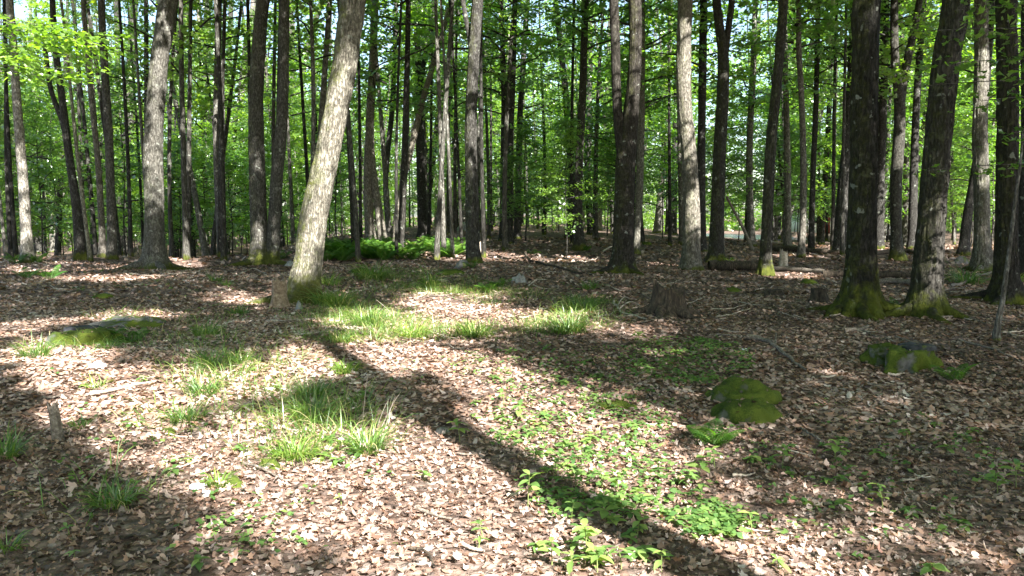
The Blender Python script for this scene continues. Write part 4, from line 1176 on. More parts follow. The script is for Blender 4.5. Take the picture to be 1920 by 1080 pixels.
stump('dark rotting post leaning out of the leaves at the far left', 106, 826, 19, 21, 66, M_DEADWOOD, 10, .12, lean=(-.16, .1), topmat=M_ROTWOOD)
stump('small grey snag between the pale trunks in the fern patch', 748, 458, 5, 7, 18, M_PALEWOOD, 15, .1)
stump('low dark mound of rotten wood left of the small dark stump', 1455, 556, 30, 46, 13, M_ROTWOOD, 16, .15, topmat=M_ROTWOOD)
# moss-grown slab on an old stump, right
rock('mossy_stump', 'old moss-grown stump with a dark flat top on the right floor', 1706, 694, 128, 46, M_MOSSY, 44, .8, .5, .7, cat='stump')
rock('flat_stone', 'dark blue-grey flat stone lying on the mossy right-hand stump', 1722, 690, 60, 8, M_DARKSLAB, 46, .8, .25, .5, zoff=.20)

# ------------------------------------------------------------------ fallen wood
def stick(name, label, pts, w, mat=M_DEADWOOD, lift=.35, ns=8, cat='branch', group=None, taper=.45, side=()):
    """pts: pixels on the ground (optional third value: height above it in metres)"""
    P = []
    for q in pts:
        b = ground(q[0], q[1])
        if len(q) > 2: b = b + np.array([0, 0, q[2]])
        P.append(b)
    P = np.array(P)
    r0 = w * px_m(P[0]) / 2
    base = P[0].copy(); base[2] = gnd(base[0], base[1])
    n = max(10, 5 * len(P))
    s = spline(P, n)
    extra = np.interp(np.linspace(0, 1, n), np.linspace(0, 1, len(pts)), [q[2] if len(q) > 2 else 0 for q in pts])
    s[:, 2] = floor_z(s[:, 0], s[:, 1]) + extra
    rad = r0 * (1 - (1 - taper) * np.linspace(0, 1, n)) * (1 + .12 * np.sin(np.arange(n) * 1.9))
    s[:, 2] += rad * lift + .012
    s[:, :2] += rng.normal(0, r0 * .22, (n, 2))
    v, f = tube(s - base, rad, ns)
    if side:
        root = empty(name, base)
        tag(root, label, cat, group)
        obj('stem', mesh('stem', v, f, mat, smooth=True), root)
        for (i, px, py, hgt_) in side:
            e = ground(px, py) + np.array([0, 0, hgt_]); a = s[int(i * (n - 1))]
            t = np.linspace(0, 1, 7)[:, None]
            pp = a * (1 - t) + e * t + np.array([0, 0, 1]) * .08 * np.sin(t * 3.1)
            vv, ff = tube(pp - base, np.linspace(r0 * .5, r0 * .15, 7), 6)
            obj('side_twig', mesh('side_twig', vv, ff, mat, smooth=True), root)
        return root
    o = obj(name, mesh(name, v, f, mat, smooth=True), None, base)
    tag(o, label, cat, group)
    return o
stick('fallen_log', 'short thick dark log between the furrowed maple and the moss-footed trunk', [(1334, 506), (1380, 507), (1428, 508)], 19, M_ROTWOOD, .8, 12, 'log', taper=.9)
stick('fallen_log', 'pale thin log continuing right behind the moss-footed trunk', [(1424, 507), (1500, 511), (1570, 516)], 10, M_DEADWOOD, .8, 8, 'log', taper=.8)
stick('fallen_log', 'long dark log running behind the big dark maple', [(1545, 522), (1620, 520), (1722, 521)], 15, M_ROTWOOD, .8, 10, 'log', taper=.8)
stick('fallen_log', 'thin grey log between the two big right-hand maples', [(1636, 533), (1680, 532), (1718, 536)], 11, M_DEADWOOD, .8, 8, 'log', taper=.8)
stick('fallen_log', 'dark log lying far back left of the small pale snag stump', [(1446, 470), (1510, 474), (1590, 477)], 12, M_ROTWOOD, .8, 8, 'log', taper=.8)
stick('fallen_log', 'thin pale log far back beyond the moss-footed trunk', [(1442, 456), (1490, 463), (1560, 472)], 4, M_PALEWOOD, .9, 6, 'log', taper=.7)
stick('fallen_log', 'dark log behind the lit Y-shaped maple', [(1640, 478), (1690, 474), (1730, 478)], 9, M_ROTWOOD, .8, 8, 'log', taper=.8)
stick('fallen_log', 'grey fallen log right of the striped maple', [(1780, 540), (1830, 520), (1868, 512)], 7, M_DEADWOOD, .8, 8, 'log', taper=.7)
stick('fallen_branch', 'bent grey branch lying above the mossy boulder pair', [(1400, 638), (1436, 643), (1465, 665), (1510, 697)], 9, M_DEADWOOD, .9, 8, taper=.45, side=((.45, 1455, 632, .02),))
stick('fallen_branch', 'long dark branch with a raised tip right of the pale rock', [(985, 484, .14), (1000, 494, .03), (1050, 505), (1110, 518)], 5, M_ROTWOOD, .9, 6, taper=.5, side=((.2, 960, 500, .1), (.3, 1012, 484, .15)))
stick('fallen_branch', 'thin crooked twigs left of the broken stump', [(1150, 568), (1162, 585), (1185, 592), (1212, 602)], 5, M_PALEWOOD, .9, 6, taper=.5, side=((.5, 1180, 574, .12), (.7, 1200, 586, .1)))
stick('fallen_branch', 'pale thin twig arching by the pale rock', [(990, 540), (1010, 530, .06), (1032, 526)], 3, M_PALEWOOD, 1, 6, taper=.5)
stick('fallen_branch', 'light brown stick on the sunny left floor', [(170, 744), (220, 735), (280, 720)], 8, M_PALEWOOD, .8, 8, taper=.5)
stick('fallen_branch', 'thin stick by the small round moss cushion', [(458, 876), (490, 890), (535, 908)], 6, M_DEADWOOD, .9, 6, taper=.5)
stick('fallen_branch', 'dark curved twig at the bottom of the sunny floor', [(770, 1035), (800, 1050), (815, 1076)], 7, M_ROTWOOD, .9, 6, taper=.5)
stick('fallen_branch', 'dark stick lying in shade on the right floor', [(1725, 856), (1760, 858), (1800, 862)], 6, M_ROTWOOD, .9, 6, taper=.6)
stick('fallen_branch', 'thin grey stick right of the sapling foot', [(1795, 640), (1850, 655), (1918, 682)], 5, M_DEADWOOD, .9, 6, taper=.6)
stick('fallen_branch', 'flat grey bark piece left of the mossy right stump', [(1582, 624), (1604, 622), (1628, 616)], 9, M_DEADWOOD, .5, 8, taper=.8)
stick('fallen_branch', 'fine stick on the right floor below the boulders', [(1500, 806), (1520, 820), (1545, 835)], 5, M_DEADWOOD, .9, 6, taper=.6)
stick('fallen_branch', 'long thin stick crossing the left floor behind the grass', [(230, 514), (320, 518), (420, 510)], 3, M_DEADWOOD, .9, 6, taper=.6)
stick('fallen_branch', 'pale twig near the foot of the twin maple', [(440, 520), (470, 508, .05), (500, 514)], 3, M_PALEWOOD, .9, 6, taper=.6)
stick('fallen_branch', 'thin stick lying right of the striped maple foot', [(1760, 600), (1800, 596), (1850, 610)], 5, M_DEADWOOD, .9, 6, taper=.6)
stick('fallen_branch', 'pale fallen limb far back right of centre', [(1130, 474), (1150, 466, .08), (1165, 460, .15)], 4, M_PALEWOOD, .9, 6, taper=.6)
g = np.random.default_rng(71)
for i in range(180):
    px, py = (g.uniform(20, 1900), g.uniform(505, 1060)) if i < 60 else (g.uniform(950, 1910) if i < 130 else g.uniform(10, 900), g.uniform(462, 640))
    a = g.uniform(-.7, .7); Ln = g.uniform(18, 60) * (1 if i < 60 else 3)
    k = (py - 380) / 500
    o = stick('fallen_twig', '%s dead twig on the %s %s leaf floor' % ('thin pale' if i % 3 else 'thin dark', 'near' if py > 800 else ('middle' if py > 600 else 'farther'), ['far left', 'left', 'centre-left', 'centre-right', 'right', 'far right'][min(5, int(px // 320))]), [(px, py), (px + Ln * k * .5, py + Ln * k * .5 * math.sin(a) * .5 + 2), (px + Ln * k, py + Ln * k * math.sin(a) * .5)], g.uniform(3.0, 6.0) * (k + .2), M_PALEWOOD if i % 3 else M_DEADWOOD, 1.0, 5, 'twig', 'thin dead twigs strewn on the floor', .5)
# leaning dead pole
a_, b_ = on_plane(1362, 368, 33.0), on_plane(1412, 452, 33.0)
b_[2] = gnd(b_[0], b_[1])
v, f = tube(np.array([b_, b_ * .6 + a_ * .4 + [0.05, 0, 0], a_]) - b_, [.075, .065, .05], 8)
tag(obj('leaning_pole', mesh('leaning_pole', v, f, M_DEADWOOD, smooth=True), None, b_), 'dead pole leaning across in front of the pale blue water', 'branch')

# ------------------------------------------------------------------ grass
def blades(n, r0, Lm, g, w=.0055, lean0=.25, bend=1.3, seg=5):
    a = g.uniform(0, 6.28, n)
    rr = r0 * np.sqrt(g.uniform(0, 1, n)); ab = g.uniform(0, 6.28, n)
    base = np.stack([rr * np.cos(ab), rr * np.sin(ab), np.full(n, -.01)], -1)
    a = ab + g.normal(0, .7, n)
    L = Lm * g.uniform(.35, 1.35, n)
    phi0 = np.abs(g.normal(lean0, .2, n)); phi1 = phi0 + bend * g.uniform(.4, 1.3, n)
    p = base.copy(); pts = [p.copy()]
    d2 = np.stack([np.cos(a), np.sin(a)], -1)
    for k in range(seg - 1):
        ph = phi0 + (phi1 - phi0) * (k / (seg - 1)) ** 1.3
        st = L / (seg - 1)
        p = p + np.concatenate([d2 * (np.sin(ph) * st)[:, None], (np.cos(ph) * st)[:, None]], 1)
        pts.append(p.copy())
    P = np.stack(pts, 1)
    sd = np.stack([-np.sin(a), np.cos(a), np.zeros(n)], -1)
    sd[:, 2] = g.normal(0, .35, n)
    wd = w * g.uniform(.7, 1.3, n)[:, None] * np.array([.8, 1.0, .9, .65, .1])[None, :seg]
    v = np.stack([P - sd[:, None] * wd[..., None] / 2, P + sd[:, None] * wd[..., None] / 2], 2).reshape(n, seg * 2, 3)
    f = np.array([[2 * k, 2 * k + 1, 2 * k + 3, 2 * k + 2] for k in range(seg - 1)])
    fs = (f[None] + (np.arange(n) * seg * 2)[:, None, None]).reshape(-1, 4)
    r = np.clip(g.normal(.5, .24, n), 0, .9); dry = g.uniform(0, 1, n) < .05; r[dry] = 1.0
    return v.reshape(-1, 3), fs, np.repeat(r, seg * 2)

def tuft(label, px, py, w, h, n=130, group=None, seed=0, bend=1.3, hue=0.0):
    b = ground(px, py)
    k = px_m(b)
    gg = np.random.default_rng(3000 + seed)
    Lm = max(h * 1.1, w * .5) * k
    v, f, r = blades(int(n * 1.35), w * k * .3, Lm, gg, .006 + .0005 * max(0, b[1] - 5), .5, bend + .7)
    gx_, gy_ = v[:, 0] + b[0], v[:, 1] + b[1]
    v[:, 2] = np.maximum(v[:, 2], floor_z(gx_, gy_) - gnd(b[0], b[1]) + .004)
    root = empty('grass_tuft', (b[0], b[1], gnd(b[0], b[1])))
    tag(root, label, 'grass', group)
    o = obj('blades', mesh('blades', v, f, M_GRASS, np.clip(r + hue, 0, 1)), root)
    o['kind'] = 'stuff'
    return root
TUFTS = [('sunlit pale grass tuft beside the dark flat slab', 70, 668, 82, 38, 110), ('dark green sedge tuft right of the pale mossy hump', 388, 628, 78, 34, 120),
 ('green grass tuft left of the leaning maple foot', 447, 590, 56, 26, 80), ('lush dark grass clump at the right foot of the leaning maple', 632, 578, 60, 44, 170),
 ('dark grass clump touching the leaning maple trunk', 604, 574, 40, 40, 110), ('small round dark green tuft in the trunk shadow', 650, 697, 62, 36, 150),
 ('grass tuft at the left front of the middle left cluster', 383, 738, 80, 42, 120), ('long-bladed grass tuft at the back of the middle left cluster', 400, 690, 100, 40, 130),
 ('dark grass tuft right in the middle left cluster', 446, 682, 66, 34, 110), ('spreading yellow-green grass patch centre-left', 585, 742, 90, 32, 130),
 ('large green grass clump above the sunlit one', 590, 790, 110, 46, 190), ('sunlit bright grass clump by the pointed mossy stone', 555, 858, 110, 50, 200),
 ('dark arching grass clump left of the long shadow', 690, 848, 96, 54, 190), ('grass tuft above the small left moss cushion', 350, 792, 90, 36, 110),
 ('grass tuft in half shade at the lower left', 215, 942, 116, 54, 150), ('grass clump cut by the left picture edge', 8, 862, 80, 60, 140), ('few long blades in the bottom left corner', 14, 1028, 60, 40, 36),
 ('thin pale grass tuft on the sunny left floor', 178, 728, 50, 30, 50), ('grass tuft behind the white scrap', 410, 912, 56, 34, 70), ('brightest arching grass tuft in the centre clearing', 777, 634, 74, 34, 200),
 ('soft grass tuft left of the brightest centre one', 690, 612, 96, 28, 200), ('dark green grass tuft right of the brightest centre one', 890, 630, 84, 28, 170), ('sunlit yellow grass mound right of the clearing', 1062, 624, 92, 36, 230),
 ('flat grass patch behind the yellow grass mound', 1092, 580, 92, 18, 150), ('small grass patch right of the pale rock', 1106, 543, 44, 12, 80), ('tall dark grass clump in front of the mossy stone', 806, 540, 34, 44, 90),
 ('grass clump with tall stems left of the clearing', 640, 640, 70, 22, 110), ('small grass tuft in the leaves by the dark post', 150, 802, 44, 26, 40), ('light green grass strip right of the leaning maple', 620, 535, 60, 18, 90),
 ('green grass patch in front of the fern patch', 700, 522, 90, 14, 160), ('short grass tuft below the stout grey maple', 405, 528, 34, 14, 50), ('bright grass sprig left of the twin maple', 425, 536, 26, 16, 40),
 ('dark short grass under the right-hand lit maple', 1810, 532, 90, 16, 150), ('dark grass at the right picture edge', 1905, 530, 50, 18, 80), ('grass tuft right of the short dark log', 1367, 490, 26, 10, 40), ('few blades below the far left dark slab', 205, 655, 50, 30, 60)]
for i, (lb, px, py, w, h, n) in enumerate(TUFTS):
    tuft(lb, px, py, w, h, n, None, i, 1.1 + .5 * ((i * 7) % 3) / 2)
# soft grass sward in the clearing, beyond counting
g = np.random.default_rng(80)
acc = Acc()
for (cx, cy, rx, ry, n) in [(850, 547, 120, 7, 1200), (690, 606, 95, 16, 1500), (760, 628, 90, 12, 700), (640, 575, 70, 12, 500), (1070, 600, 90, 16, 700), (790, 530, 140, 12, 900), (880, 625, 60, 14, 450), (670, 590, 60, 14, 500), (740, 512, 90, 10, 700), (1090, 572, 60, 10, 450), (1060, 620, 60, 14, 350), (800, 545, 90, 10, 500), (570, 800, 150, 60, 800), (430, 690, 110, 40, 550), (600, 755, 100, 40, 500), (330, 640, 120, 16, 300), (300, 600, 120, 10, 250), (120, 650, 90, 16, 250), (390, 720, 70, 30, 120), (340, 790, 80, 25, 130), (215, 930, 60, 25, 50), (620, 640, 120, 14, 300), (690, 560, 80, 16, 350), (600, 595, 60, 14, 250), (960, 560, 90, 12, 500), (1000, 620, 60, 14, 300)]:
    for q in range(n // 25):
        t = g.uniform(0, 6.28); r_ = math.sqrt(g.uniform(0, 1))
        b = ground(cx + rx * r_ * math.cos(t), cy + ry * r_ * math.sin(t))
        v, f, r = blades(25, .34, .21, g, .0052, .55, 1.7)
        v = v + np.array([b[0], b[1], 0])
        v[:, 2] = np.maximum(v[:, 2] + gnd(b[0], b[1]), floor_z(v[:, 0], v[:, 1]) + .004)
        acc.add(v, f, np.clip(r + .1, 0, 1))
tag(obj('sward_grass', acc.build('sward_grass', M_GRASS)), 'soft fine grass spreading over the small clearing', kind='stuff')
# long seed stems
for i, (x0, y0, x1, y1) in enumerate([(716, 800, 752, 735), (722, 806, 742, 742), (708, 800, 730, 748), (680, 790, 690, 700), (745, 600, 705, 562), (1075, 600, 1098, 578)]):
    b = ground(x0, y0); e = on_plane(x1, y1, b[1])
    t = np.linspace(0, 1, 6)[:, None]
    v, f = tube((e - b) * t + np.array([0, 0, .02]) * np.sin(t * 3), np.linspace(.0035, .0015, 6), 5)
    tag(obj('grass_stalk', mesh('grass_stalk', v, f, M_PALEWOOD), None, b), ['tall pale dry grass stalk right of the arching clump', 'second pale dry stalk right of the arching clump', 'leftmost of the dry stalks right of the arching clump', 'thin upright stalk in the trunk shadow', 'pale bent stalk in the clearing grass', 'dry stalk in the yellow grass mound'][i], 'stalk')

# ------------------------------------------------------------------ herbs and seedlings
def herb_leaf_mesh(g, Lw=.46, rnd=.5):
    xs_ = np.array([0, .18, .42, .68, .88, 1.0]); wd = np.array([.05, .62, 1.0, .8, .4, .02]) * Lw / 2
    zz = .10 * np.sin(xs_ * 2.2) - .20 * xs_ ** 2
    v = []
    for x_, w_, z_ in zip(xs_, wd, zz):
        v += [[x_, -w_, z_ + .22 * w_], [x_, 0, z_], [x_, w_, z_ + .22 * w_]]
    f = []
    for k in range(5):
        for s_ in (0, 1):
            f.append([3 * k + s_, 3 * k + 3 + s_, 3 * k + 4 + s_, 3 * k + 1 + s_])
    return np.array(v), np.array(f)
HL, HF = herb_leaf_mesh(g)
HERB_LEAVES = [mesh('leaf', HL * np.array([1, s_, 1]), HF, M_HERB, np.full(len(HL), r), smooth=True) for s_, r in ((1, .35), (.8, .55), (1.15, .75), (.9, .95))]
def herb(label, px, py, h, leafpx, tiers, g, group=None, per=2, name='leafy_seedling'):
    """a plant with its single leaves"""
    b = ground(px, py)
    k = px_m(b)
    H, Lf = h * k, leafpx * k
    root = empty(name, (b[0], b[1], gnd(b[0], b[1])), g.uniform(0, 6.28))
    tag(root, label, 'seedling', group)
    z = np.linspace(-.02, H, 5)
    bend = g.normal(0, .12, 2) * H
    path = np.stack([bend[0] * (z / H) ** 2, bend[1] * (z / H) ** 2, z], -1)
    v, f = tube(path, np.linspace(.0035, .0018, 5), 5)
    obj('stem', mesh('stem', v, f, M_STEM), root)
    ph = g.uniform(0, 3)
    for t in range(tiers):
        u = (t + 1) / tiers
        zc = H * (.35 + .65 * u)
        c = np.array([bend[0] * (zc / H) ** 2, bend[1] * (zc / H) ** 2, zc])
        np_ = per if t < tiers - 1 else per + 1
        for q in range(np_):
            a = ph + t * 1.57 + q * 6.283 / np_ + g.normal(0, .2)
            s_ = Lf * g.uniform(.75, 1.15) * (1.0 if t < tiers - 1 else .8)
            o = obj('leaf', HERB_LEAVES[g.integers(0, 4)], root, c.tolist(), (g.normal(0, .2), g.uniform(-.35, .25), a), s_)
    return root
g = np.random.default_rng(90)
HERBS = [('tallest bright seedling left of the trunk shadow tip', 990, 945, 62, 34, 4, 2), ('bright seedling standing in the edge of the long shadow', 1072, 972, 34, 24, 2, 2), ('seedling with pointed leaves in the shadow', 1135, 985, 34, 30, 2, 3),
 ('upright seedling with two big leaves in the trunk shadow', 862, 826, 36, 26, 2, 3), ('sunlit seedling cluster at the bottom, leftmost plant', 1035, 1062, 46, 32, 3, 2), ('sunlit seedling cluster at the bottom, tallest plant', 1100, 1050, 62, 34, 4, 2), ('sunlit seedling cluster at the bottom, plant cut by the frame', 1120, 1078, 40, 34, 3, 3),
 ('bright seedling at the bottom beside the cluster', 1072, 1078, 30, 32, 2, 3), ('seedling right of the bottom cluster', 1165, 1072, 44, 30, 3, 2), ('seedling at the bottom right of the bright cluster', 1240, 1078, 40, 30, 3, 2), ('seedling under the long shadow near the bottom', 1195, 1010, 34, 28, 3, 2),
 ('pale seedling in the sunny leaves left of the cluster', 905, 1012, 30, 22, 2, 3), ('small seedling lit in the sunny bottom leaves', 898, 1030, 18, 22, 1, 3), ('seedling in the shadow left of the pointed-leaved one', 1040, 900, 40, 22, 3, 2), ('dark seedling in the middle of the long shadow', 1080, 915, 34, 26, 2, 3), ('seedling in shade right of the long shadow middle', 1130, 915, 36, 24, 3, 2), ('seedling at the upper edge of the long shadow', 1160, 930, 34, 24, 2, 3),
 ('tall narrow seedling on the right shaded floor', 1655, 962, 52, 24, 4, 2), ('leafy seedling with pale leaves right of the fern', 1467, 876, 40, 28, 3, 3), ('bright seedling beside the pale-leaved one', 1565, 866, 40, 28, 3, 3), ('seedling right of the bright clover patch', 1410, 1002, 40, 24, 2, 3), ('seedling cluster at the right picture edge, left plant', 1870, 930, 34, 28, 3, 3), ('seedling cluster at the right picture edge, right plant', 1905, 912, 46, 28, 3, 3),
 ('seedling at the bottom edge right of centre', 1460, 1078, 22, 26, 2, 3), ('broad-leaved seedling at the bottom right', 1745, 1080, 22, 38, 2, 3), ('sunlit seedling left of the fern clump', 1310, 905, 48, 28, 3, 3), ('yellow-green seedling left of the fern clump', 1285, 920, 36, 26, 3, 3), ('seedling on the sunny floor above the shadow', 945, 765, 28, 20, 2, 3), ('bright seedling above the shadow, right one', 975, 785, 26, 22, 2, 3), ('pale seedling with upright tip above the flat mossy stone', 1140, 765, 24, 16, 2, 2),
 ('sunlit twin seedling below the broken stump, left', 1198, 652, 26, 20, 3, 3), ('sunlit twin seedling below the broken stump, right', 1240, 658, 28, 20, 3, 3), ('dark broad-leaved seedling at the lower left', 130, 1004, 18, 22, 1, 3), ('broad-leaved seedling in the bottom left shade', 375, 1070, 24, 30, 2, 2), ('lone green seedling in leaves at the bottom left', 140, 1052, 16, 22, 1, 3), ('low seedling in sunny leaves left of the long shadow', 795, 900, 18, 22, 2, 3), ('small bright seedling left of the bottom cluster', 640, 952, 14, 16, 1, 3), ('tiny bright two-leaved seedling in the left sun patch', 310, 876, 10, 14, 1, 2),
 ('seedling in grass shade by the sunlit clump', 1005, 872, 26, 22, 2, 3), ('seedling above the clover patch', 1340, 880, 34, 24, 3, 3)]
for (lb, px, py, h, lf, ti_, pr) in HERBS:
    herb(lb, px, py, h, lf, ti_, g, None, pr)
# small seedlings: a few shared shapes
SMALL = []
for k in range(6):
    gg = np.random.default_rng(95 + k)
    acc = Acc()
    nl = gg.integers(5, 9)
    for q in range(nl):
        a = q * 2.4 + gg.normal(0, .3); z = .45 * (q + 1) / nl
        c, s_ = math.cos(a), math.sin(a)
        tl = gg.uniform(-.3, .3)
        v = HL * gg.uniform(.7, 1.1) * np.array([1, 1.15, 1])
        v = np.stack([v[:, 0] * math.cos(tl) , v[:, 1], v[:, 2] + v[:, 0] * math.sin(tl)], -1)
        v = np.stack([v[:, 0] * c - v[:, 1] * s_, v[:, 0] * s_ + v[:, 1] * c, v[:, 2] + z], -1)
        acc.add(v, HF, gg.uniform(.1, 1))
    v, f = tube(np.array([[0, 0, -.1], [0, 0, .2], [0, 0, .45]]), [.03, .025, .015], 4)
    acc.add(v, f, .6)
    SMALL.append(acc.build('small_seedling', M_HERB, True))
HERB_ZONES = [(1060, 790, 190, 75, 76, 'on the sunny floor right of the long shadow'), (1300, 680, 120, 44, 66, 'in the green patch above the mossy boulders'), (1120, 900, 130, 60, 34, 'along the right rim of the long shadow'), (1010, 690, 170, 40, 34, 'on the shaded floor below the yellow grass mound'),
 (1230, 960, 120, 60, 26, 'on the floor right of the bottom seedling cluster'), (1500, 870, 130, 60, 22, 'on the right floor below the boulders'), (1700, 900, 180, 130, 20, 'scattered over the shaded right floor'), (450, 760, 300, 150, 26, 'scattered over the left floor'), (1100, 1040, 120, 40, 20, 'in the bottom seedling cluster'), (180, 535, 170, 30, 12, 'in the shade of the left middle ground')]
for (cx, cy, rx, ry, n, where) in HERB_ZONES:
    for q in range(int(n * .7)):
        t = g.uniform(0, 6.28); r_ = math.sqrt(g.uniform(0, 1))
        b = ground(cx + rx * r_ * math.cos(t), min(cy + ry * r_ * math.sin(t), 1085))
        o = obj('small_seedling', SMALL[g.integers(0, 6)], None, (b[0], b[1], gnd(b[0], b[1]) + .01), (0, 0, g.uniform(0, 6.28)), g.uniform(.03, .068) * (1 + .02 * b[1]))
        tag(o, 'small green seedling ' + where, 'seedling', 'small seedlings ' + where)
# clover and tiny leaves hugging the floor
acc = Acc()
TRI = np.array([[0, 0, 0], [.5, .42, .05], [1, 0, -.02], [.5, -.42, .05]])
for (cx, cy, rx, ry, n) in [(1335, 985, 60, 28, 700), (1090, 790, 190, 80, 1500), (1290, 680, 130, 45, 2200), (1150, 920, 160, 70, 900), (1030, 690, 190, 45, 700), (1600, 900, 300, 160, 500), (430, 780, 380, 200, 500), (400, 560, 330, 40, 500), (1000, 560, 300, 30, 250), (460, 1020, 120, 40, 160), (180, 640, 90, 20, 200)]:
    for q in range(n // 8):
        t = g.uniform(0, 6.28); r_ = math.sqrt(g.uniform(0, 1))
        b = ground(cx + rx * r_ * math.cos(t), min(cy + ry * r_ * math.sin(t), 1085))
        m_ = 6
        P = np.column_stack([g.normal(0, .05, m_), g.normal(0, .05, m_)]) + b[:2]
        zz = floor_z(P[:, 0], P[:, 1]) + g.uniform(.02, .05, m_)
        R = rand_rot(m_, g, .3)
        v = np.einsum('nij,mj->nmi', R, TRI) * g.uniform(.022, .045, m_)[:, None, None] + np.column_stack([P, zz])[:, None]
        acc.add(v.reshape(-1, 3), np.arange(m_ * 4).reshape(-1, 4), np.repeat(g.uniform(0, .8, m_), 4))
tag(obj('ground_cover', acc.build('ground_cover', M_HERB)), 'tiny green clover-like leaves hugging the forest floor', kind='stuff')

# ------------------------------------------------------------------ ferns
def frond(L, g, n=19):
    """arching rachis with pinnae on both sides"""
    t = np.linspace(0, 1, n)
    x = L * (t - .12 * t ** 2); z = L * (.72 * t - .48 * t ** 2.2)
    V, Fc = [], []
    for i in range(1, n):
        w = L * .26 * (math.sin(math.pi * min(1, .18 + t[i] * .86)) ** .8) * g.uniform(.9, 1.1)
        wd = L / n * .30
        for s_ in (-1, 1):
            k = len(V)
            V += [[x[i] - wd, 0, z[i]], [x[i] + wd, 0, z[i]], [x[i] + wd * .9 + w * .28, s_ * w * .62, z[i] - w * .12], [x[i] + w * .42, s_ * w, z[i] - w * .3], [x[i] - wd * .6 + w * .22, s_ * w * .6, z[i] - w * .12]]
            Fc.append([k, k + 1, k + 2, k + 3, k + 4])
    V, Fc = np.array(V), np.array(Fc)
    rp = np.stack([x, 0 * x, z], -1)
    v, f = tube(rp, np.linspace(.006, .0015, n) * L / .5, 4, False)
    return V, Fc, v, f
FRONDS = []
for k in range(5):
    gg = np.random.default_rng(120 + k)
    V, Fc, v, f = frond(.5, gg)
    a = Acc(); a.add(V, Fc, gg.uniform(.2, .9)); a.add(v, f, .8)
    FRONDS.append(a.build('frond', M_FERN))
def fern(label, px, py, size, nf, g, group=None):
    b = ground(px, py)
    root = empty('fern', (b[0], b[1], gnd(b[0], b[1])), g.uniform(0, 6.28))
    tag(root, label, 'fern', group)
    for q in range(nf):
        obj('frond', FRONDS[g.integers(0, 5)], root, (0, 0, 0), (g.normal(0, .15), -g.uniform(.05, .55), q * 6.283 / nf + g.normal(0, .2)), size / .5 * g.uniform(.75, 1.15))
    return root
g = np.random.default_rng(130)
fern('fern clump with spreading fronds in front of the mossy boulders', 1338, 836, .25, 9, g)
fern('small fern left of the boulder-side fern clump', 1312, 822, .17, 7, g)
fern('dark fern clump left of the pale rock', 935, 540, .38, 8, g)
fern('dark fern beside the pale rock, nearer one', 915, 548, .36, 7, g)
fern('lit fern sprig at the foot of the central trunk', 885, 502, .34, 6, g)
fern('fern in shade at the left of the striped maple foot', 1692, 588, .3, 6, g)
fern('low fern right of the mossy right-hand stump', 1790, 715, .28, 6, g)
fern('sunlit fern sprig left of the far left pale trunk', 32, 494, .5, 7, g)
fern('sunlit fern sprig right of the far left pale trunk', 72, 492, .55, 7, g)
fern('bright fern on the far left mossy stone', 52, 522, .4, 6, g)
fern('bright fern right of the far left mossy stone', 95, 524, .42, 6, g)
fern('fern among the mossy left rocks', 205, 640, .32, 7, g)
fern('fern at the right of the mossy left rocks', 250, 640, .28, 7, g)
fern('small fern in the open ground right of the fallen branch', 1000, 478, .4, 6, g)
fern('fern between the forked maple and the furrowed maple', 1100, 470, .35, 6, g)
fern('dark fern by the twin maple', 528, 485, .5, 7, g)
for q in range(78):
    px = g.uniform(612, 868); py = g.uniform(462, 490) - (6 if px > 800 else 0)
    fern('lush fern in the %s of the fern patch behind the leaning maple' % ('left part' if px < 700 else ('middle' if px < 785 else 'sunlit right part')), px, py, g.uniform(.5, .75), 8, g, 'ferns of the fern patch')

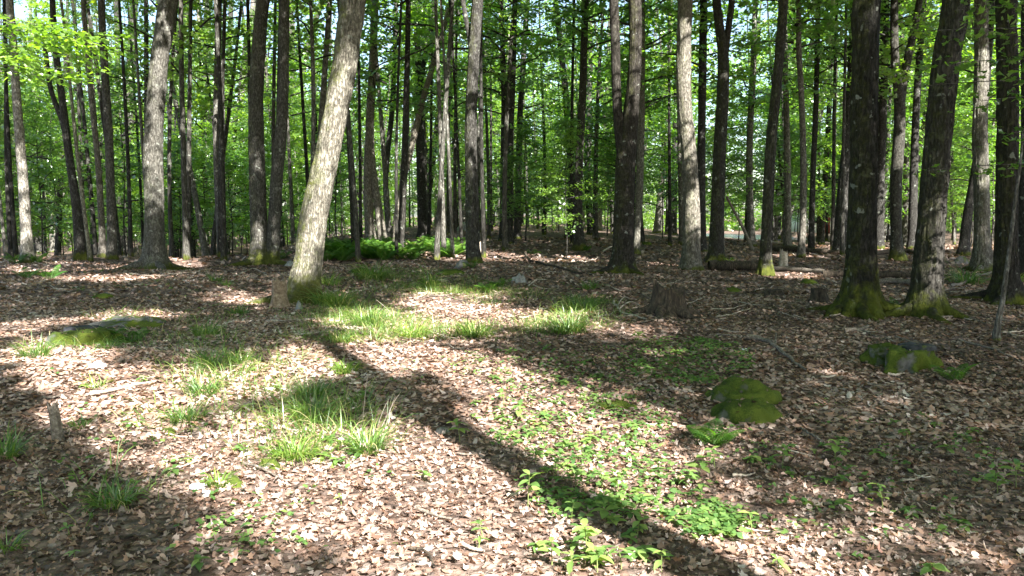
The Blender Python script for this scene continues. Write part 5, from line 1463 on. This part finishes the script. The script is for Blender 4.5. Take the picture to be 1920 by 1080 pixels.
# ------------------------------------------------------------------ small sapling and the leafy boughs near the viewer on the right
b = ground(1868, 640)
root = empty('thin_sapling', b)
tag(root, 'thin bare sapling stem leaning right in front of the right edge maple', 'sapling', None)
c = stem_ctrl([(1868, 640, 15), (1871, 610, 11), (1880, 565, 9), (1888, 510, 8), (1895, 460, 7), (1905, 380, 6), (1915, 310, 5), (1922, 240, 4)], b[1], b, None)
c = np.vstack([[c[0, 0], 0, -.1, c[0, 3]], c])
o = obj('stem', trunk_mesh('stem', c, M_BARK, 16, .05, .2, 0, 5), root); o['tone'] = (1.0, 1.0, .98); o['moss'] = .06
BIGLEAF = [mesh('leaf', LOBED[k] * np.array([1, 1, .5]), FAN, M_LEAF, np.full(15, .15 + .12 * k)) for k in range(6)]
def bough(root, base, start, end, nleaf, g, size=.07, spread=.24, droop=.12):
    """a twig with single lobed leaves, child of root"""
    t = np.linspace(0, 1, 8)[:, None]
    pp = start * (1 - t) + end * t + np.array([0, 0, droop]) * np.sin(t * 3.1)
    v, f = tube(pp - base, np.linspace(.012, .003, 8), 5)
    tw = obj('bough', mesh('bough', v, f, M_BARK, smooth=True), root); tw['tone'] = (.8, .8, .8); tw['moss'] = 0.0
    more = Acc()
    n2 = int(nleaf * 1.6)
    u = g.uniform(.15, 1.05, n2)[:, None]
    cc = start * (1 - u) + end * u + np.array([0, 0, droop]) * np.sin(u * 3.1) + np.column_stack([g.normal(0, spread, n2), g.normal(0, spread, n2), g.normal(-.03, .06, n2)])
    scatter_leaves(more, cc - base, LOBED, FAN, size * g.uniform(.7, 1.25, n2), .45, g)
    mo = obj('leaf_cluster', more.build('leaf_cluster', M_LEAF), tw); mo['kind'] = 'stuff'
    for q in range(nleaf):
        u = g.uniform(.15, 1.05)
        c_ = start * (1 - u) + end * u + np.array([0, 0, droop * math.sin(u * 3.1)]) + np.array([g.normal(0, spread), g.normal(0, spread), g.normal(0, .05) - .03])
        R_ = rand_rot(1, g, .4)[0]
        o = obj('leaf', BIGLEAF[g.integers(0, 6)], tw)
        o.matrix_world = Matrix.Translation((c_ - base).tolist()) @ Matrix(R_.tolist()).to_4x4() @ Matrix.Scale(size * g.uniform(.7, 1.25), 4)
g = np.random.default_rng(140)
bx, by = 7.6, 9.4
base = np.array([bx, by, gnd(bx, by)])
root = empty('young_maple', base)
tag(root, 'shaded young maple at the right edge reaching leafy boughs into the picture', 'sapling', None)
o = obj('stem', trunk_mesh('stem', [[0, 0, -.2, .05], [0, 0, 0, .05], [.05, 0, 2, .04], [0, .05, 4, .03], [.05, 0, 6, .012]], M_BARK, 10, .3, .2, 0, 2), root); o['tone'] = (.8, .8, .8); o['moss'] = .1
for (px, py, n, Y) in [(1850, 70, 34, 9.0), (1780, 120, 30, 9.2), (1840, 190, 36, 9.3), (1900, 250, 26, 9.1), (1720, 60, 22, 9.0), (1790, 20, 34, 9.4), (1870, 320, 18, 9.2), (1740, 320, 20, 9.6), (1900, 130, 30, 9.0), (1840, 0, 30, 9.2), (1700, 165, 12, 9.6)]:
    e = on_plane(px, py, Y)
    bough(root, base, base + np.array([0, 0, min(max(e[2] - .1, .6) - base[2], 5.8)]), e, n, g)
# sunlit boughs at the top left, of a young maple standing just outside the frame
base = np.array([-12.6, 17.0, 0.0]); base[2] = gnd(base[0], base[1])
root = empty('young_maple', base)
tag(root, 'young maple at the left edge with brilliant sunlit yellow-green boughs at the top', 'sapling', None)
o = obj('stem', trunk_mesh('stem', [[0, 0, -.2, .06], [0, 0, 0, .06], [.05, 0, 3, .045], [0, .05, 6, .03], [.05, 0, 8, .012]], M_BARK, 10, .3, .2, 0, 2), root); o['tone'] = (1, 1, 1); o['moss'] = .1
lv = Acc()
for (px, py) in LIT_BOUGHS:
    e = on_plane(px, py, 17.0)
    st_ = base + np.array([0, 0, e[2] - base[2] - .2])
    t = np.linspace(0, 1, 6)[:, None]
    v, f = tube(st_ * (1 - t) + e * t - base + np.array([0, 0, .15]) * np.sin(t * 3.1), np.linspace(.02, .004, 6), 5)
    tw = obj('bough', mesh('bough', v, f, M_BARK, smooth=True), root); tw['tone'] = (1, 1, 1); tw['moss'] = 0.0
    cc = e - base + g.normal(0, 1, (3, 3)) * np.array([.35, .3, .07])
    place_sprays(lv, cc, np.tile([1.0, 0], (3, 1)), SPRAYS, g=g)
obj('crown', lv.build('crown', M_LEAF), root)['kind'] = 'stuff'

# ------------------------------------------------------------------ small litter and far things
def scrap(label, px, py, w, seed):
    b = ground(px, py); k = px_m(b)
    v, f = ICO3
    d = 1 + .55 * fbm(v[:, 0] * 2 + seed, v[:, 1] * 2, v[:, 2] * 2, 3)
    q = v * d[:, None] * np.array([1, .7, .42]) * w * k / 2
    tag(obj('paper_scrap', mesh('paper_scrap', q, f, M_PAPER), None, (b[0], b[1], gnd(b[0], b[1]) + .02)), label, 'scrap')
scrap('crumpled white scrap beside a grass tuft on the lower left floor', 372, 918, 26, 1)
scrap('small white scrap right of the crumpled one', 388, 926, 13, 2)
scrap('white scrap on the sunny left floor below the dark slab', 184, 690, 30, 3)
scrap('small white scrap by the bent grey branch', 1396, 658, 9, 4)

def box(x0, x1, y0, y1, z0, z1):
    v = np.array([[x, y, z] for z in (z0, z1) for (x, y) in ((x0, y0), (x1, y0), (x1, y1), (x0, y1))], float)
    return v, np.array([[0, 3, 2, 1], [4, 5, 6, 7], [0, 1, 5, 4], [1, 2, 6, 5], [2, 3, 7, 6], [3, 0, 4, 7]])
def paint(name, c, rough=.6):
    return simple_noise_mat(name, [(.3, tuple(q * .85 for q in c)), (.7, c)], 3, .003, rough)
M_RED, M_WHITE, M_ROOF, M_GLASS, M_TYRE = paint('red_paint', (.25, .06, .05)), paint('white_paint', (.82, .82, .83)), paint('roof_felt', (.28, .26, .25)), paint('dark_glass', (.03, .04, .05), .15), paint('tyre', (.02, .02, .02))
Yc = 74.0
ca = on_plane(1545, 455, Yc)
cz = gnd(ca[0], Yc)
root = empty('cabin', (ca[0], Yc, cz))
tag(root, 'small white cabin with red door and trim glimpsed between far right trunks', 'cabin')
for (x0, x1, m_, nm) in [(-2.0, 2.0, M_WHITE, 'wall')]:
    v, f = box(x0, x1, 0, 3.2, -.3, 2.0); obj(nm, mesh(nm, v, f, m_), root)
rv = np.array([[-2.3, -.35, 1.95], [2.3, -.35, 1.95], [2.3, 1.6, 2.75], [-2.3, 1.6, 2.75], [-2.3, 3.55, 1.95], [2.3, 3.55, 1.95], [-2.3, -.35, 1.86], [2.3, -.35, 1.86], [2.3, 3.55, 1.86], [-2.3, 3.55, 1.86]])
obj('roof', mesh('roof', rv, [np.array([[0, 1, 2, 3], [3, 2, 5, 4], [6, 9, 8, 7], [0, 6, 7, 1], [4, 5, 8, 9]]), np.array([[0, 3, 4, 9, 6], [1, 7, 8, 5, 2]])], M_ROOF), root)
for (x0, x1) in ((-1.35, -.55), (.75, 1.5)):
    w_ = obj('window', mesh('window', *box(x0, x1, -.05, .02, .85, 1.6), M_WHITE), root)
    obj('pane', mesh('pane', *box(x0 + .08, x1 - .08, -.075, -.052, .93, 1.52), M_GLASS), w_)
d_o = obj('door', mesh('door', *box(-.3, .5, -.05, .02, -.1, 1.75), M_RED), root)
obj('handle', mesh('handle', *box(.38, .43, -.09, -.052, .78, .86), M_ROOF), d_o)
for x0 in (-2.04, 1.9):
    obj('corner_board', mesh('corner_board', *box(x0, x0 + .14, -.045, .1, -.3, 1.9), M_RED), root)
Yt = 53.0
ta = on_plane(1672, 455, Yt); tz = gnd(ta[0], Yt)
root = empty('white_trailer', (ta[0], Yt, tz))
tag(root, 'glaring white box trailer glimpsed beside the big dark right-hand maple', 'trailer')
bm = bmesh.new(); bmesh.ops.create_cube(bm, size=1)
for q in bm.verts: q.co = (q.co.x * 2.7, q.co.y * 1.6, q.co.z * 1.25 + 1.05)
bmesh.ops.bevel(bm, geom=bm.edges[:], offset=.12, segments=3, affect='EDGES')
me = bpy.data.meshes.new('body'); bm.to_mesh(me); bm.free(); me.materials.append(M_WHITE); obj('body', me, root)
obj('window', mesh('window', *box(-.5, .35, -.815, -.79, 1.05, 1.4), M_GLASS), root)
obj('drawbar', mesh('drawbar', *box(1.3, 2.0, -.05, .05, .42, .5), M_TYRE), root)
for yy_ in (-.72, .6):
    an = np.linspace(0, 2 * math.pi, 20, endpoint=False)
    v, f = tube(np.array([[0, yy_, .3], [0, yy_ + .15, .3]]), [.3, .3], 20)
    obj('wheel', mesh('wheel', v, f, M_TYRE), root)
